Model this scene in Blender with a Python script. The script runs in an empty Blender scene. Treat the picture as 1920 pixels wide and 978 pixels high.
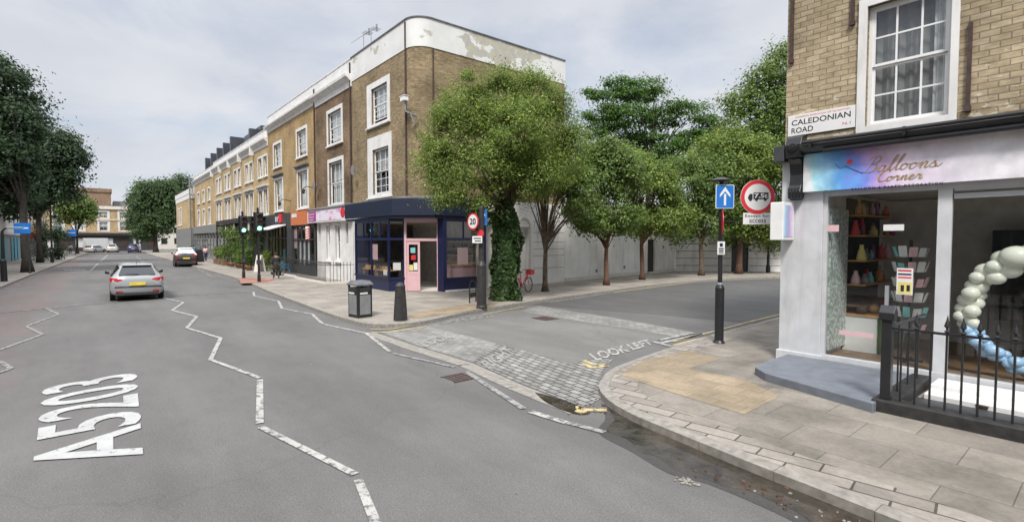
import bpy, math, random
import numpy as np
from mathutils import Vector, Matrix
R = math.radians
rnd = random.Random(7)
SC = bpy.context.scene
COL = SC.collection

# ------------------------------------------------------------------ camera, world, sun, exposure
FPX = 950.0; PITCH = math.atan(39/950.0); CH = 2.5
HEAD = math.pi/2 - R(39.47)            # heading: world x runs along the terrace, y into the houses
CAMX, CAMY = 20.581, -11.331
cam_d = bpy.data.cameras.new('camera'); cam = bpy.data.objects.new('camera', cam_d); COL.objects.link(cam)
cam.location = (CAMX, CAMY, CH); cam.rotation_euler = (math.pi/2 - PITCH, 0, HEAD)
cam_d.sensor_width = 36; cam_d.lens = 36*FPX/1920; cam_d.clip_start = .05; cam_d.clip_end = 3000
SC.camera = cam
SC.view_settings.view_transform = 'Standard'; SC.view_settings.look = 'None'
SC.view_settings.gamma = 1; SC.view_settings.use_curve_mapping = False
SC.view_settings.exposure = 0.75
SC.cycles.max_bounces = 7; SC.cycles.transparent_max_bounces = 10; SC.cycles.diffuse_bounces = 4
SC.cycles.caustics_reflective = False; SC.cycles.caustics_refractive = False; SC.cycles.sample_clamp_indirect = 4

SUN_EL, SUN_AZ = R(52), R(-46)          # azimuth as an angle in the xy plane the light comes FROM
w = bpy.data.worlds.new('World'); SC.world = w; w.use_nodes = True
nt = w.node_tree; nt.nodes.clear(); N = nt.nodes.new; L = nt.links.new
out = N('ShaderNodeOutputWorld'); bg = N('ShaderNodeBackground'); bg.inputs[1].default_value = 0.09
sky = N('ShaderNodeTexSky'); sky.sky_type = 'NISHITA'; sky.sun_disc = False
sky.sun_elevation = SUN_EL; sky.sun_rotation = math.pi/2 - SUN_AZ
sky.dust_density = 2.0; sky.ozone_density = 1.2
tc = N('ShaderNodeTexCoord'); sep = N('ShaderNodeSeparateXYZ'); L(tc.outputs['Generated'], sep.inputs[0])
# cloud layer: direction projected on a plane overhead so clouds flatten towards the horizon
add = N('ShaderNodeMath'); add.operation = 'ADD'; add.inputs[1].default_value = .22; L(sep.outputs[2], add.inputs[0])
mx = N('ShaderNodeMath'); mx.operation = 'MAXIMUM'; mx.inputs[1].default_value = .06; L(add.outputs[0], mx.inputs[0])
dv = N('ShaderNodeVectorMath'); dv.operation = 'DIVIDE'; L(tc.outputs['Generated'], dv.inputs[0])
cmb = N('ShaderNodeCombineXYZ'); [L(mx.outputs[0], cmb.inputs[i]) for i in range(3)]; L(cmb.outputs[0], dv.inputs[1])
n1 = N('ShaderNodeTexNoise'); n1.inputs['Scale'].default_value = 1.3; n1.inputs['Detail'].default_value = 7; n1.inputs['Roughness'].default_value = .58
n1.inputs['Distortion'].default_value = .3; L(dv.outputs[0], n1.inputs['Vector'])
cr = N('ShaderNodeValToRGB'); cr.color_ramp.elements[0].position = .30; cr.color_ramp.elements[1].position = .56
cr.color_ramp.elements[0].color = (.5, .5, .5, 1); L(n1.outputs[0], cr.inputs[0])
n2 = N('ShaderNodeTexNoise'); n2.inputs['Scale'].default_value = 1.7; n2.inputs['Detail'].default_value = 6; L(dv.outputs[0], n2.inputs['Vector'])
cr2 = N('ShaderNodeValToRGB'); cr2.color_ramp.elements[0].position = .35; cr2.color_ramp.elements[1].position = .68
cr2.color_ramp.elements[0].color = (4.3, 4.5, 4.95, 1); cr2.color_ramp.elements[1].color = (5.1, 5.25, 5.6, 1); L(n2.outputs[0], cr2.inputs[0])
# an overcast sky is brighter overhead than at the horizon
zr = N('ShaderNodeMapRange'); zr.inputs[1].default_value = .42; zr.inputs[2].default_value = 1; zr.inputs[3].default_value = 1; zr.inputs[4].default_value = 4.0
L(sep.outputs[2], zr.inputs[0])
cm = N('ShaderNodeVectorMath'); cm.operation = 'SCALE'; L(cr2.outputs[0], cm.inputs[0]); L(zr.outputs[0], cm.inputs['Scale'])
mixs = N('ShaderNodeMixRGB'); L(cr.outputs[0], mixs.inputs[0]); L(sky.outputs[0], mixs.inputs[1]); L(cm.outputs[0], mixs.inputs[2])
L(mixs.outputs[0], bg.inputs[0]); L(bg.outputs[0], out.inputs[0])
sl = bpy.data.lights.new('sun', 'SUN'); sun = bpy.data.objects.new('sun', sl); COL.objects.link(sun)
sl.energy = 2.3; sl.angle = R(12); sl.color = (1, .96, .9)
sd = Vector((math.cos(SUN_EL)*math.cos(SUN_AZ), math.cos(SUN_EL)*math.sin(SUN_AZ), math.sin(SUN_EL)))
sun.rotation_euler = sd.to_track_quat('Z', 'Y').to_euler()

# ------------------------------------------------------------------ measuring helpers (photo pixel -> place)
CT, ST = math.cos(PITCH), math.sin(PITCH); SH, CHh = math.sin(HEAD), math.cos(HEAD)
def ray(px, py):
    u = (px-960)/FPX; v = (489-py)/FPX; f = CT+v*ST
    return (u*CHh - f*SH, u*SH + f*CHh, -ST+v*CT)
def G(px, py, z=0.0):
    d = ray(px, py); k = (z-CH)/d[2]; return (CAMX+d[0]*k, CAMY+d[1]*k)
def onY(px, py, y):
    d = ray(px, py); k = (y-CAMY)/d[1]; return (CAMX+d[0]*k, CH+d[2]*k)
def onX(px, py, x):
    d = ray(px, py); k = (x-CAMX)/d[0]; return (CAMY+d[1]*k, CH+d[2]*k)

# ------------------------------------------------------------------ materials
MATS = {}
def newmat(name):
    m = bpy.data.materials.new(name); m.use_nodes = True; t = m.node_tree
    b = t.nodes['Principled BSDF']; MATS[name] = m; return m, t, b
def pos(t, scale=(1, 1, 1), obj=False):
    g = t.nodes.new('ShaderNodeTexCoord') if obj else t.nodes.new('ShaderNodeNewGeometry')
    mp = t.nodes.new('ShaderNodeMapping'); mp.inputs['Scale'].default_value = scale
    t.links.new(g.outputs['Object' if obj else 'Position'], mp.inputs[0]); return mp.outputs[0]
def noise(t, vec, scale, detail=4, rough=.55):
    n = t.nodes.new('ShaderNodeTexNoise'); n.inputs['Scale'].default_value = scale; n.inputs['Detail'].default_value = detail
    n.inputs['Roughness'].default_value = rough
    if vec is not None: t.links.new(vec, n.inputs['Vector'])
    return n.outputs[0]
def ramp(t, fac, stops):
    r = t.nodes.new('ShaderNodeValToRGB'); e = r.color_ramp.elements
    while len(e) < len(stops): e.new(.5)
    for i, (p, c) in enumerate(stops):
        e[i].position = p; e[i].color = (c[0], c[1], c[2], 1) if hasattr(c, '__len__') else (c, c, c, 1)
    t.links.new(fac, r.inputs[0]); return r.outputs[0]
def mixc(t, fac, a, b, mode='MIX'):
    m = t.nodes.new('ShaderNodeMixRGB'); m.blend_type = mode
    for i, v in enumerate((fac, a, b)):
        if isinstance(v, bpy.types.NodeSocket): t.links.new(v, m.inputs[i])
        elif i == 0: m.inputs[0].default_value = v
        else: m.inputs[i].default_value = (v[0], v[1], v[2], 1)
    return m.outputs[0]
def bump(t, b, h, strength=.3, dist=.02):
    n = t.nodes.new('ShaderNodeBump'); n.inputs['Strength'].default_value = strength; n.inputs['Distance'].default_value = dist
    t.links.new(h, n.inputs['Height']); t.links.new(n.outputs[0], b.inputs['Normal'])
def mat(name, col, rough=.6, metal=0, var=.12, scale=3, bmp=0, spec=None, coat=0, grime=0):
    if name in MATS: return MATS[name]
    m, t, b = newmat(name)
    v = pos(t)
    f = noise(t, v, scale, 5)
    lo = [c*(1-var*1.6) for c in col]; hi = [min(1, c*(1+var*1.1)) for c in col]
    c = ramp(t, f, [(.3, lo), (.7, hi)])
    if grime:
        g = ramp(t, noise(t, pos(t, (2.2, 2.2, .35)), 1.6, 6, .65), [(.52, 0), (.75, 1)])
        gm = t.nodes.new('ShaderNodeMath'); gm.operation = 'MULTIPLY'; gm.inputs[1].default_value = grime; t.links.new(g, gm.inputs[0])
        c = mixc(t, gm.outputs[0], c, (.13, .12, .10))
    t.links.new(c, b.inputs['Base Color']); b.inputs['Roughness'].default_value = rough; b.inputs['Metallic'].default_value = metal
    if coat: b.inputs['Coat Weight'].default_value = coat; b.inputs['Coat Roughness'].default_value = .05
    if spec is not None: b.inputs['Specular IOR Level'].default_value = spec
    if bmp: bump(t, b, noise(t, v, scale*14, 3), bmp, .01)
    return m
def emit(name, col, s, base=(.05, .05, .05)):
    m, t, b = newmat(name); b.inputs['Base Color'].default_value = (*base, 1)
    b.inputs['Emission Color'].default_value = (*col, 1); b.inputs['Emission Strength'].default_value = s; return m
def glassm(name, tint=(.9, .94, .92), refl=1.0):
    m, t, b = newmat(name); t.nodes.remove(b); o = t.nodes['Material Output']
    tr = t.nodes.new('ShaderNodeBsdfTransparent'); tr.inputs[0].default_value = (*tint, 1)
    gl = t.nodes.new('ShaderNodeBsdfGlossy'); gl.inputs['Roughness'].default_value = .03
    fr = t.nodes.new('ShaderNodeLayerWeight'); fr.inputs[0].default_value = .5
    pw = t.nodes.new('ShaderNodeMath'); pw.operation = 'POWER'; pw.inputs[1].default_value = 4; t.links.new(fr.outputs['Facing'], pw.inputs[0])
    mu = t.nodes.new('ShaderNodeMath'); mu.operation = 'MULTIPLY_ADD'; mu.inputs[1].default_value = .6*refl; mu.inputs[2].default_value = .045*refl; t.links.new(pw.outputs[0], mu.inputs[0])
    mi = t.nodes.new('ShaderNodeMixShader'); t.links.new(mu.outputs[0], mi.inputs[0]); t.links.new(tr.outputs[0], mi.inputs[1]); t.links.new(gl.outputs[0], mi.inputs[2])
    t.links.new(mi.outputs[0], o.inputs[0]); return m
def wallvec(t):
    """(along the wall, up, 0) for any vertical wall"""
    g = t.nodes.new('ShaderNodeNewGeometry'); cr_ = t.nodes.new('ShaderNodeVectorMath'); cr_.operation = 'CROSS_PRODUCT'
    cr_.inputs[0].default_value = (0, 0, 1); t.links.new(g.outputs['True Normal'], cr_.inputs[1])
    dt = t.nodes.new('ShaderNodeVectorMath'); dt.operation = 'DOT_PRODUCT'; t.links.new(g.outputs['Position'], dt.inputs[0]); t.links.new(cr_.outputs[0], dt.inputs[1])
    sp = t.nodes.new('ShaderNodeSeparateXYZ'); t.links.new(g.outputs['Position'], sp.inputs[0])
    cb = t.nodes.new('ShaderNodeCombineXYZ'); t.links.new(dt.outputs['Value'], cb.inputs[0]); t.links.new(sp.outputs[2], cb.inputs[1])
    return cb.outputs[0], sp
def brick(name, c1, c2, mortar, w_=.24, h_=.085, ms=.009, dark=.5, paint=0):
    m, t, b = newmat(name); vec, sp = wallvec(t)
    # a little wobble so courses are not ruler straight
    nz = t.nodes.new('ShaderNodeTexNoise'); nz.inputs['Scale'].default_value = 1.5; t.links.new(pos(t), nz.inputs['Vector'])
    sb = t.nodes.new('ShaderNodeVectorMath'); sb.operation = 'SUBTRACT'; sb.inputs[1].default_value = (.5, .5, .5); t.links.new(nz.outputs['Color'], sb.inputs[0])
    sc_ = t.nodes.new('ShaderNodeVectorMath'); sc_.operation = 'SCALE'; sc_.inputs['Scale'].default_value = .02; t.links.new(sb.outputs[0], sc_.inputs[0])
    ad = t.nodes.new('ShaderNodeVectorMath'); ad.operation = 'ADD'; t.links.new(vec, ad.inputs[0]); t.links.new(sc_.outputs[0], ad.inputs[1])
    bt = t.nodes.new('ShaderNodeTexBrick'); bt.inputs['Scale'].default_value = 1; bt.inputs['Brick Width'].default_value = w_; bt.inputs['Row Height'].default_value = h_
    bt.inputs['Mortar Size'].default_value = ms; bt.inputs['Mortar Smooth'].default_value = .25; bt.inputs['Bias'].default_value = -.1
    bt.inputs['Color1'].default_value = (*c1, 1); bt.inputs['Color2'].default_value = (*c2, 1); bt.inputs['Mortar'].default_value = (*mortar, 1)
    t.links.new(ad.outputs[0], bt.inputs['Vector'])
    fine = ramp(t, noise(t, pos(t, (4, 4, 12)), 1.0, 5, .7), [(.3, .62), (.7, 1.18)])
    c = mixc(t, 1, bt.outputs[0], fine, 'MULTIPLY')
    big = ramp(t, noise(t, pos(t), .55, 6, .62), [(.33, 1-dark), (.62, 1.08)])
    c = mixc(t, 1, c, big, 'MULTIPLY')
    if paint:
        pm = noise(t, pos(t, (3, 3, 9)), 1.2, 6, .7)
        mr = t.nodes.new('ShaderNodeMapRange'); mr.inputs[1].default_value = 4.4; mr.inputs[2].default_value = 5.2; mr.inputs[3].default_value = .10; mr.inputs[4].default_value = 0
        t.links.new(sp.outputs[2], mr.inputs[0])
        a2 = t.nodes.new('ShaderNodeMath'); a2.operation = 'ADD'; t.links.new(pm, a2.inputs[0]); t.links.new(mr.outputs[0], a2.inputs[1])
        c = mixc(t, ramp(t, a2.outputs[0], [(.63, 0), (.67, .85)]), c, (.62, .56, .45))
    t.links.new(c, b.inputs['Base Color']); b.inputs['Roughness'].default_value = .9; b.inputs['Specular IOR Level'].default_value = .2
    inv = t.nodes.new('ShaderNodeMath'); inv.operation = 'SUBTRACT'; inv.inputs[0].default_value = 1; t.links.new(bt.outputs['Fac'], inv.inputs[1])
    bump(t, b, inv.outputs[0], .55, .012); return m
def slabs(name, col, w_, h_, ms, mortar, rot=0, vari=.12, stain=.35, b_h=.4, c2=None, off=.5):
    m, t, b = newmat(name)
    mp = t.nodes.new('ShaderNodeMapping'); mp.inputs['Rotation'].default_value = (0, 0, rot)
    g = t.nodes.new('ShaderNodeNewGeometry'); t.links.new(g.outputs['Position'], mp.inputs[0])
    bt = t.nodes.new('ShaderNodeTexBrick'); bt.inputs['Scale'].default_value = 1; bt.inputs['Brick Width'].default_value = w_; bt.inputs['Row Height'].default_value = h_
    bt.inputs['Mortar Size'].default_value = ms; bt.inputs['Mortar Smooth'].default_value = .2; bt.offset = off
    bt.inputs['Color1'].default_value = (*[c*(1-vari) for c in col], 1); bt.inputs['Color2'].default_value = (*(c2 or [c*(1+vari) for c in col]), 1)
    bt.inputs['Mortar'].default_value = (*mortar, 1); t.links.new(mp.outputs[0], bt.inputs['Vector'])
    st = ramp(t, noise(t, pos(t), .9, 7, .65), [(.33, 1-stain), (.6, 1.06)])
    fn = ramp(t, noise(t, pos(t), 22, 4, .7), [(.35, .86), (.7, 1.08)])
    c = mixc(t, 1, mixc(t, 1, bt.outputs[0], st, 'MULTIPLY'), fn, 'MULTIPLY')
    # chewing gum and dirt spots
    vo = t.nodes.new('ShaderNodeTexVoronoi'); vo.inputs['Scale'].default_value = 3.3; t.links.new(pos(t), vo.inputs['Vector'])
    c = mixc(t, ramp(t, vo.outputs['Distance'], [(.045, .45), (.075, 0)]), c, (.14, .13, .12))
    t.links.new(c, b.inputs['Base Color']); b.inputs['Roughness'].default_value = .8; b.inputs['Specular IOR Level'].default_value = .25
    inv = t.nodes.new('ShaderNodeMath'); inv.operation = 'SUBTRACT'; inv.inputs[0].default_value = 1; t.links.new(bt.outputs['Fac'], inv.inputs[1])
    ad = t.nodes.new('ShaderNodeMath'); ad.operation = 'MULTIPLY_ADD'; ad.inputs[1].default_value = .25; t.links.new(noise(t, pos(t), 14, 4), ad.inputs[0]); t.links.new(inv.outputs[0], ad.inputs[2])
    bump(t, b, ad.outputs[0], b_h, .015); return m
def paint(name, col, wear=.5, base=(.13, .13, .128), sc_=9):
    m, t, b = newmat(name)
    f = noise(t, pos(t), sc_, 7, .72)
    wr = ramp(t, f, [(wear-.05, 1), (wear+.03, 0)])
    cc = ramp(t, noise(t, pos(t), 2.5, 4), [(.3, [c*.78 for c in col]), (.7, col)])
    t.links.new(mixc(t, wr, cc, base), b.inputs['Base Color']); b.inputs['Roughness'].default_value = .75; b.inputs['Specular IOR Level'].default_value = .2
    return m
# asphalt
def asphalt(name, base, red=False):
    m, t, b = newmat(name); v = pos(t)
    c = ramp(t, noise(t, v, 55, 3, .8), [(.3, [x*.72 for x in base]), (.72, [x*1.32 for x in base])])
    bigm = ramp(t, noise(t, pos(t, (.16, .9, 1)), .8, 5, .6), [(.3, .84), (.7, 1.12)])
    c = mixc(t, 1, c, bigm, 'MULTIPLY')
    pat = ramp(t, noise(t, v, .32, 7, .7), [(.42, .92), (.6, 1.04)])
    c = mixc(t, 1, c, pat, 'MULTIPLY')
    vp = t.nodes.new('ShaderNodeTexVoronoi'); vp.inputs['Scale'].default_value = 160; t.links.new(v, vp.inputs['Vector'])
    c = mixc(t, 1, c, ramp(t, vp.outputs['Distance'], [(.15, 1.18), (.7, .78)]), 'MULTIPLY')
    mot = ramp(t, noise(t, pos(t, (.7, 1.6, 1)), 1.4, 6, .72), [(.36, .94), (.66, 1.04)]); c = mixc(t, 1, c, mot, 'MULTIPLY')
    # small litter specks and oil spots
    vo = t.nodes.new('ShaderNodeTexVoronoi'); vo.inputs['Scale'].default_value = 1.1; t.links.new(v, vo.inputs['Vector'])
    c = mixc(t, ramp(t, vo.outputs['Distance'], [(.018, .55), (.03, 0)]), c, (.05, .05, .05))
    vo2 = t.nodes.new('ShaderNodeTexVoronoi'); vo2.inputs['Scale'].default_value = .8; t.links.new(pos(t, (1.1, .9, 1)), vo2.inputs['Vector'])
    c = mixc(t, ramp(t, vo2.outputs['Distance'], [(.012, .7), (.02, 0)]), c, (.4, .39, .36))
    # cracks
    vc = t.nodes.new('ShaderNodeTexVoronoi'); vc.feature = 'DISTANCE_TO_EDGE'; vc.inputs['Scale'].default_value = .11
    nd = t.nodes.new('ShaderNodeTexNoise'); nd.inputs['Scale'].default_value = .9; nd.inputs['Detail'].default_value = 6; t.links.new(v, nd.inputs['Vector'])
    mv = t.nodes.new('ShaderNodeVectorMath'); mv.operation = 'MULTIPLY_ADD'; mv.inputs[1].default_value = (1.5, 1.5, 0); t.links.new(nd.outputs['Color'], mv.inputs[0]); t.links.new(v, mv.inputs[2])
    t.links.new(mv.outputs[0], vc.inputs['Vector'])
    c = mixc(t, ramp(t, vc.outputs['Distance'], [(.0006, .16), (.0018, 0)]), c, (.04, .04, .04))
    if red:
        g = t.nodes.new('ShaderNodeSeparateXYZ'); t.links.new(v, g.inputs[0])
        mr = t.nodes.new('ShaderNodeMapRange'); mr.inputs[1].default_value = -12.3; mr.inputs[2].default_value = -12.9; t.links.new(g.outputs[1], mr.inputs[0])
        nn = ramp(t, noise(t, v, .6, 6, .65), [(.38, 0), (.6, .38)])
        c = mixc(t, mixc(t, 1, mr.outputs[0], nn, 'MULTIPLY'), c, (.19, .115, .10))
    t.links.new(c, b.inputs['Base Color']); b.inputs['Roughness'].default_value = .82; b.inputs['Specular IOR Level'].default_value = .3
    bump(t, b, noise(t, v, 70, 3, .8), .35, .008); return m

def leafmat(name, dark, lite, tip=None):
    m, t, b = newmat(name)
    g = t.nodes.new('ShaderNodeNewGeometry')
    st = [(0, dark), (.6, [(a+c)/2 for a, c in zip(dark, lite)]), (.9, lite)]
    if tip: st.append((1, tip))
    c = ramp(t, g.outputs['Random Per Island'], st)
    cl = ramp(t, noise(t, pos(t), .8, 3), [(.35, .8), (.65, 1.2)])
    c = mixc(t, 1, c, cl, 'MULTIPLY')
    t.links.new(c, b.inputs['Base Color']); b.inputs['Roughness'].default_value = .55; b.inputs['Specular IOR Level'].default_value = .35
    tr = t.nodes.new('ShaderNodeBsdfTranslucent'); hs = t.nodes.new('ShaderNodeHueSaturation'); hs.inputs['Value'].default_value = 1.3; hs.inputs['Hue'].default_value = .485
    t.links.new(c, hs.inputs['Color']); t.links.new(hs.outputs[0], tr.inputs[0])
    mi = t.nodes.new('ShaderNodeMixShader'); mi.inputs[0].default_value = .42
    t.links.new(b.outputs[0], mi.inputs[1]); t.links.new(tr.outputs[0], mi.inputs[2]); t.links.new(mi.outputs[0], t.nodes['Material Output'].inputs[0])
    return m

M = {}
M['road'] = asphalt('asphalt', (.148, .143, .137), True)
M['side'] = asphalt('side asphalt', (.108, .105, .101))
M['table'] = asphalt('raised table asphalt', (.178, .171, .16))
M['york'] = slabs('york stone', (.245, .22, .186), 1.0, .72, .006, (.12, .11, .10), stain=.42, b_h=.25, vari=.14)
M['york2'] = slabs('terrace paving', (.30, .27, .232), .75, .6, .006, (.15, .14, .13), stain=.22, b_h=.2)
M['buff'] = slabs('buff paving', (.30, .24, .165), .42, .42, .006, (.2, .16, .12), stain=.3, b_h=.35)
M['redtac'] = slabs('red tactile paving', (.38, .2, .15), .4, .4, .008, (.15, .1, .09))
M['setts'] = slabs('granite setts', (.27, .262, .245), .24, .145, .014, (.06, .058, .052), rot=R(6), vari=.25, stain=.4, b_h=.8)
M['setts2'] = slabs('worn granite setts', (.265, .257, .24), .24, .145, .010, (.16, .155, .145), rot=0, vari=.16, stain=.3, b_h=.6)
M['granite'] = mat('kerb granite', (.265, .245, .215), .75, var=.2, scale=9, bmp=.5)
M['paintw'] = paint('white road paint', (.43, .42, .39), .47)
M['paintw2'] = paint('faded white road paint', (.33, .32, .30), .50)
M['paintx'] = paint('badly worn white road paint', (.40, .395, .375), .55, base=(.24, .23, .21), sc_=7)
M['painty'] = paint('yellow road paint', (.52, .42, .21), .43)
M['labelA'] = paint('map label white', (.47, .47, .46), .40)  # only for the map overlay's route number
M['brick_brown'] = brick('brown stock brick', (.29, .215, .125), (.41, .32, .195), (.22, .18, .12), dark=.4)
M['brick_dark'] = brick('sooty stock brick', (.25, .17, .10), (.32, .225, .14), (.16, .12, .09), dark=.55)
M['brick_yellow'] = brick('yellow stock brick', (.44, .30, .14), (.53, .38, .20), (.33, .25, .15), dark=.3)
M['brick_gold'] = brick('golden brick', (.53, .39, .21), (.62, .47, .27), (.42, .32, .2), dark=.22)
M['brick_near'] = brick('weathered yellow brick', (.40, .32, .20), (.51, .42, .285), (.26, .21, .155), w_=.235, h_=.098, ms=.009, dark=.38, paint=1)
M['brick_red'] = brick('red brown brick', (.28, .17, .11), (.34, .22, .14), (.3, .25, .2), dark=.25)
M['white'] = mat('white painted render', (.72, .71, .69), .65, var=.07, scale=2, grime=.28)
M['whitec'] = mat('clean white paint', (.76, .76, .75), .5, var=.04, scale=4)
M['offw'] = mat('grimy white render', (.80, .79, .765), .8, var=.06, scale=1.2, grime=.3, bmp=.2)
M['stucco'] = mat('pale stucco', (.66, .62, .55), .7, var=.06, scale=2)
M['navy'] = mat('navy gloss paint', (.008, .013, .058), .35, var=.1, scale=2)
M['navyd'] = mat('navy fascia board', (.006, .012, .036), .55, var=.1, scale=2)
M['pink'] = mat('pale pink gloss paint', (.68, .44, .46), .4, var=.04)
M['black'] = mat('black paint', (.018, .018, .02), .38, var=.15, scale=6)
M['blackm'] = mat('worn black paint', (.03, .029, .028), .55, var=.3, scale=8, bmp=.2)
M['lead'] = mat('grey lead flashing', (.14, .145, .15), .6, var=.2)
M['dgrey'] = mat('dark grey paint', (.045, .047, .05), .5, var=.15)
M['mgrey'] = mat('mid grey metal', (.22, .225, .23), .45, var=.12)
M['fin'] = mat('dark grey cladding', (.05, .055, .065), .4, var=.15, scale=1)
M['orange'] = mat('orange fascia board', (.56, .17, .06), .5, var=.06)
M['purple'] = mat('purple vinyl', (.33, .05, .26), .5)
M['lgreyp'] = mat('pale grey masonry paint', (.56, .57, .585), .6, var=.07, scale=3, grime=.3, bmp=.12)
M['greystep'] = mat('blue grey step paint', (.15, .165, .19), .65, var=.12, scale=6, grime=.25, bmp=.12)
M['alu'] = mat('silver aluminium', (.55, .57, .6), .35, metal=.6, var=.05)
M['glass'] = glassm('shop glass', (.95, .97, .965), 2.0)
M['pane'] = glassm('window glass', (.9, .93, .93), 1.7)
M['darkglass'] = mat('dark car glass', (.012, .014, .016), .05, spec=.8, var=.05)
M['curtain'] = mat('net curtain', (.66, .66, .65), .9, var=.15, scale=6)
M['voile'] = mat('grey net blind', (.24, .24, .245), .9, var=.12, scale=5)
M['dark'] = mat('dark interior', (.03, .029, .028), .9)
M['roomd'] = mat('dim interior wall', (.60, .585, .56), .9)
M['wood'] = mat('brown wood floor', (.2, .125, .07), .5, var=.25, scale=5)
M['woodl'] = mat('warm light wood', (.5, .27, .09), .5, var=.2, scale=5)
M['bark'] = mat('brown bark', (.14, .105, .075), .9, var=.35, scale=9, bmp=.7)
M['barkd'] = mat('dark bark', (.055, .047, .038), .9, var=.35, scale=7, bmp=.7)
M['barkr'] = mat('reddish bark', (.16, .09, .06), .9, var=.3, scale=9, bmp=.7)
M['leafA'] = leafmat('light privet leaves', (.08, .13, .026), (.235, .325, .065), (.42, .49, .12))
M['leafB'] = leafmat('mid green leaves', (.068, .115, .027), (.18, .27, .06), (.33, .41, .11))
M['leafC'] = leafmat('deep green leaves', (.035, .085, .014), (.10, .21, .03))
M['leafP'] = leafmat('plane tree leaves', (.024, .044, .024), (.065, .115, .045))
M['leafI'] = leafmat('ivy leaves', (.022, .055, .015), (.09, .17, .045), (.3, .36, .18))
M['leafF'] = leafmat('far tree leaves', (.045, .085, .03), (.10, .16, .06))
M['dry'] = leafmat('dry brown twigs', (.10, .06, .04), (.2, .12, .08))
M['terra'] = mat('terracotta', (.42, .2, .12), .8, var=.2)
M['silver'] = mat('silver car paint', (.36, .37, .375), .3, metal=.25, coat=.6, var=.03)
M['whitecar'] = mat('white car paint', (.7, .7, .7), .3, coat=.6, var=.03)
M['bluecar'] = mat('blue car paint', (.03, .07, .22), .3, coat=.6, var=.03)
M['tyre'] = mat('black tyre rubber', (.02, .02, .02), .85)
M['redlens'] = mat('red lamp lens', (.45, .012, .02), .15, var=.1)
M['yplate'] = mat('yellow plate', (.72, .55, .05), .4)
M['red'] = mat('red enamel', (.62, .03, .04), .4, var=.04)
M['bikered'] = mat('coral red bicycle paint', (.75, .06, .07), .35, var=.04)
M['blue'] = mat('blue sign face', (.02, .17, .55), .35, var=.04)
M['signw'] = mat('white sign face', (.74, .74, .73), .35, var=.03)
M['signblk'] = mat('black sign ink', (.02, .02, .022), .5, var=.03)
M['skin'] = mat('skin', (.35, .2, .14), .6)
M['cream'] = mat('cream balloon', (.76, .77, .66), .25, var=.03)
M['bluebal'] = mat('pale blue balloon', (.36, .56, .78), .25, var=.03)
M['gold'] = mat('gold lettering', (.50, .36, .2), .35, metal=.4, var=.12)
M['grassy'] = mat('artificial grass', (.07, .17, .03), .95, var=.4, scale=40, bmp=1)
M['rust'] = mat('rusty iron', (.06, .035, .03), .7, var=.3, scale=10)
M['green'] = emit('green signal light', (.15, 1, .55), 6)
M['yellowp'] = mat('yellow paper', (.72, .62, .2), .7)
M['tealp'] = mat('teal paper', (.2, .5, .48), .7)
M['plastic_blue'] = mat('blue plastic', (.12, .42, .78), .4, var=.04)
M['turq'] = mat('turquoise boards', (.1, .35, .45), .6, var=.15, grime=.2)

# parapet paint that has peeled off in patches
m, t, b = newmat('peeling white parapet paint')
gs = t.nodes.new('ShaderNodeSeparateXYZ'); t.links.new(pos(t), gs.inputs[0])
f = noise(t, pos(t, (1, .8, 1.3)), 1.1, 7, .62)
def bandmask(sock, a, b_, c_, d_):
    r1 = t.nodes.new('ShaderNodeMapRange'); r1.inputs[1].default_value = a; r1.inputs[2].default_value = b_; t.links.new(sock, r1.inputs[0])
    r2 = t.nodes.new('ShaderNodeMapRange'); r2.inputs[1].default_value = c_; r2.inputs[2].default_value = d_; r2.inputs[3].default_value = 1; r2.inputs[4].default_value = 0; t.links.new(sock, r2.inputs[0])
    mm = t.nodes.new('ShaderNodeMath'); mm.operation = 'MULTIPLY'; t.links.new(r1.outputs[0], mm.inputs[0]); t.links.new(r2.outputs[0], mm.inputs[1]); return mm.outputs[0]
my = bandmask(gs.outputs[1], 1.6, 4.2, 5.2, 8.8)
mm = t.nodes.new('ShaderNodeMath'); mm.operation = 'MULTIPLY_ADD'; mm.inputs[1].default_value = .2; t.links.new(my, mm.inputs[0]); t.links.new(f, mm.inputs[2])
pk = ramp(t, mm.outputs[0], [(.60, 0), (.63, 1)])
under = ramp(t, noise(t, pos(t), 3, 5), [(.4, (.40, .39, .36)), (.6, (.47, .44, .33))])
basew = ramp(t, noise(t, pos(t), 1.2, 5), [(.3, (.62, .62, .60)), (.7, (.72, .72, .70))])
t.links.new(mixc(t, pk, basew, under), b.inputs['Base Color']); b.inputs['Roughness'].default_value = .75
bump(t, b, pk, -.3, .01); M['parapet'] = m
# printed fascia of the balloon shop: colour washes over white
m, t, b = newmat('watercolour fascia print')
gs = t.nodes.new('ShaderNodeSeparateXYZ'); t.links.new(pos(t), gs.inputs[0])
wob = t.nodes.new('ShaderNodeMath'); wob.operation = 'MULTIPLY_ADD'; wob.inputs[1].default_value = .9; t.links.new(noise(t, pos(t), 2.3, 5, .6), wob.inputs[0]); t.links.new(gs.outputs[0], wob.inputs[2])
zz = t.nodes.new('ShaderNodeMath'); zz.operation = 'MULTIPLY_ADD'; zz.inputs[1].default_value = .25; t.links.new(gs.outputs[2], zz.inputs[0]); t.links.new(wob.outputs[0], zz.inputs[2])
mr = t.nodes.new('ShaderNodeMapRange'); mr.inputs[1].default_value = 18.05; mr.inputs[2].default_value = 20.6; t.links.new(zz.outputs[0], mr.inputs[0])
c = ramp(t, mr.outputs[0], [(0, (.74, .76, .78)), (.06, (.42, .72, .78)), (.22, (.12, .36, .78)), (.34, (.24, .28, .78)), (.46, (.60, .40, .68)), (.58, (.76, .66, .79)), (1, (.78, .76, .80))])
hue = ramp(t, noise(t, pos(t), 3.5, 4), [(.35, .72), (.65, 1.25)])
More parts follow.
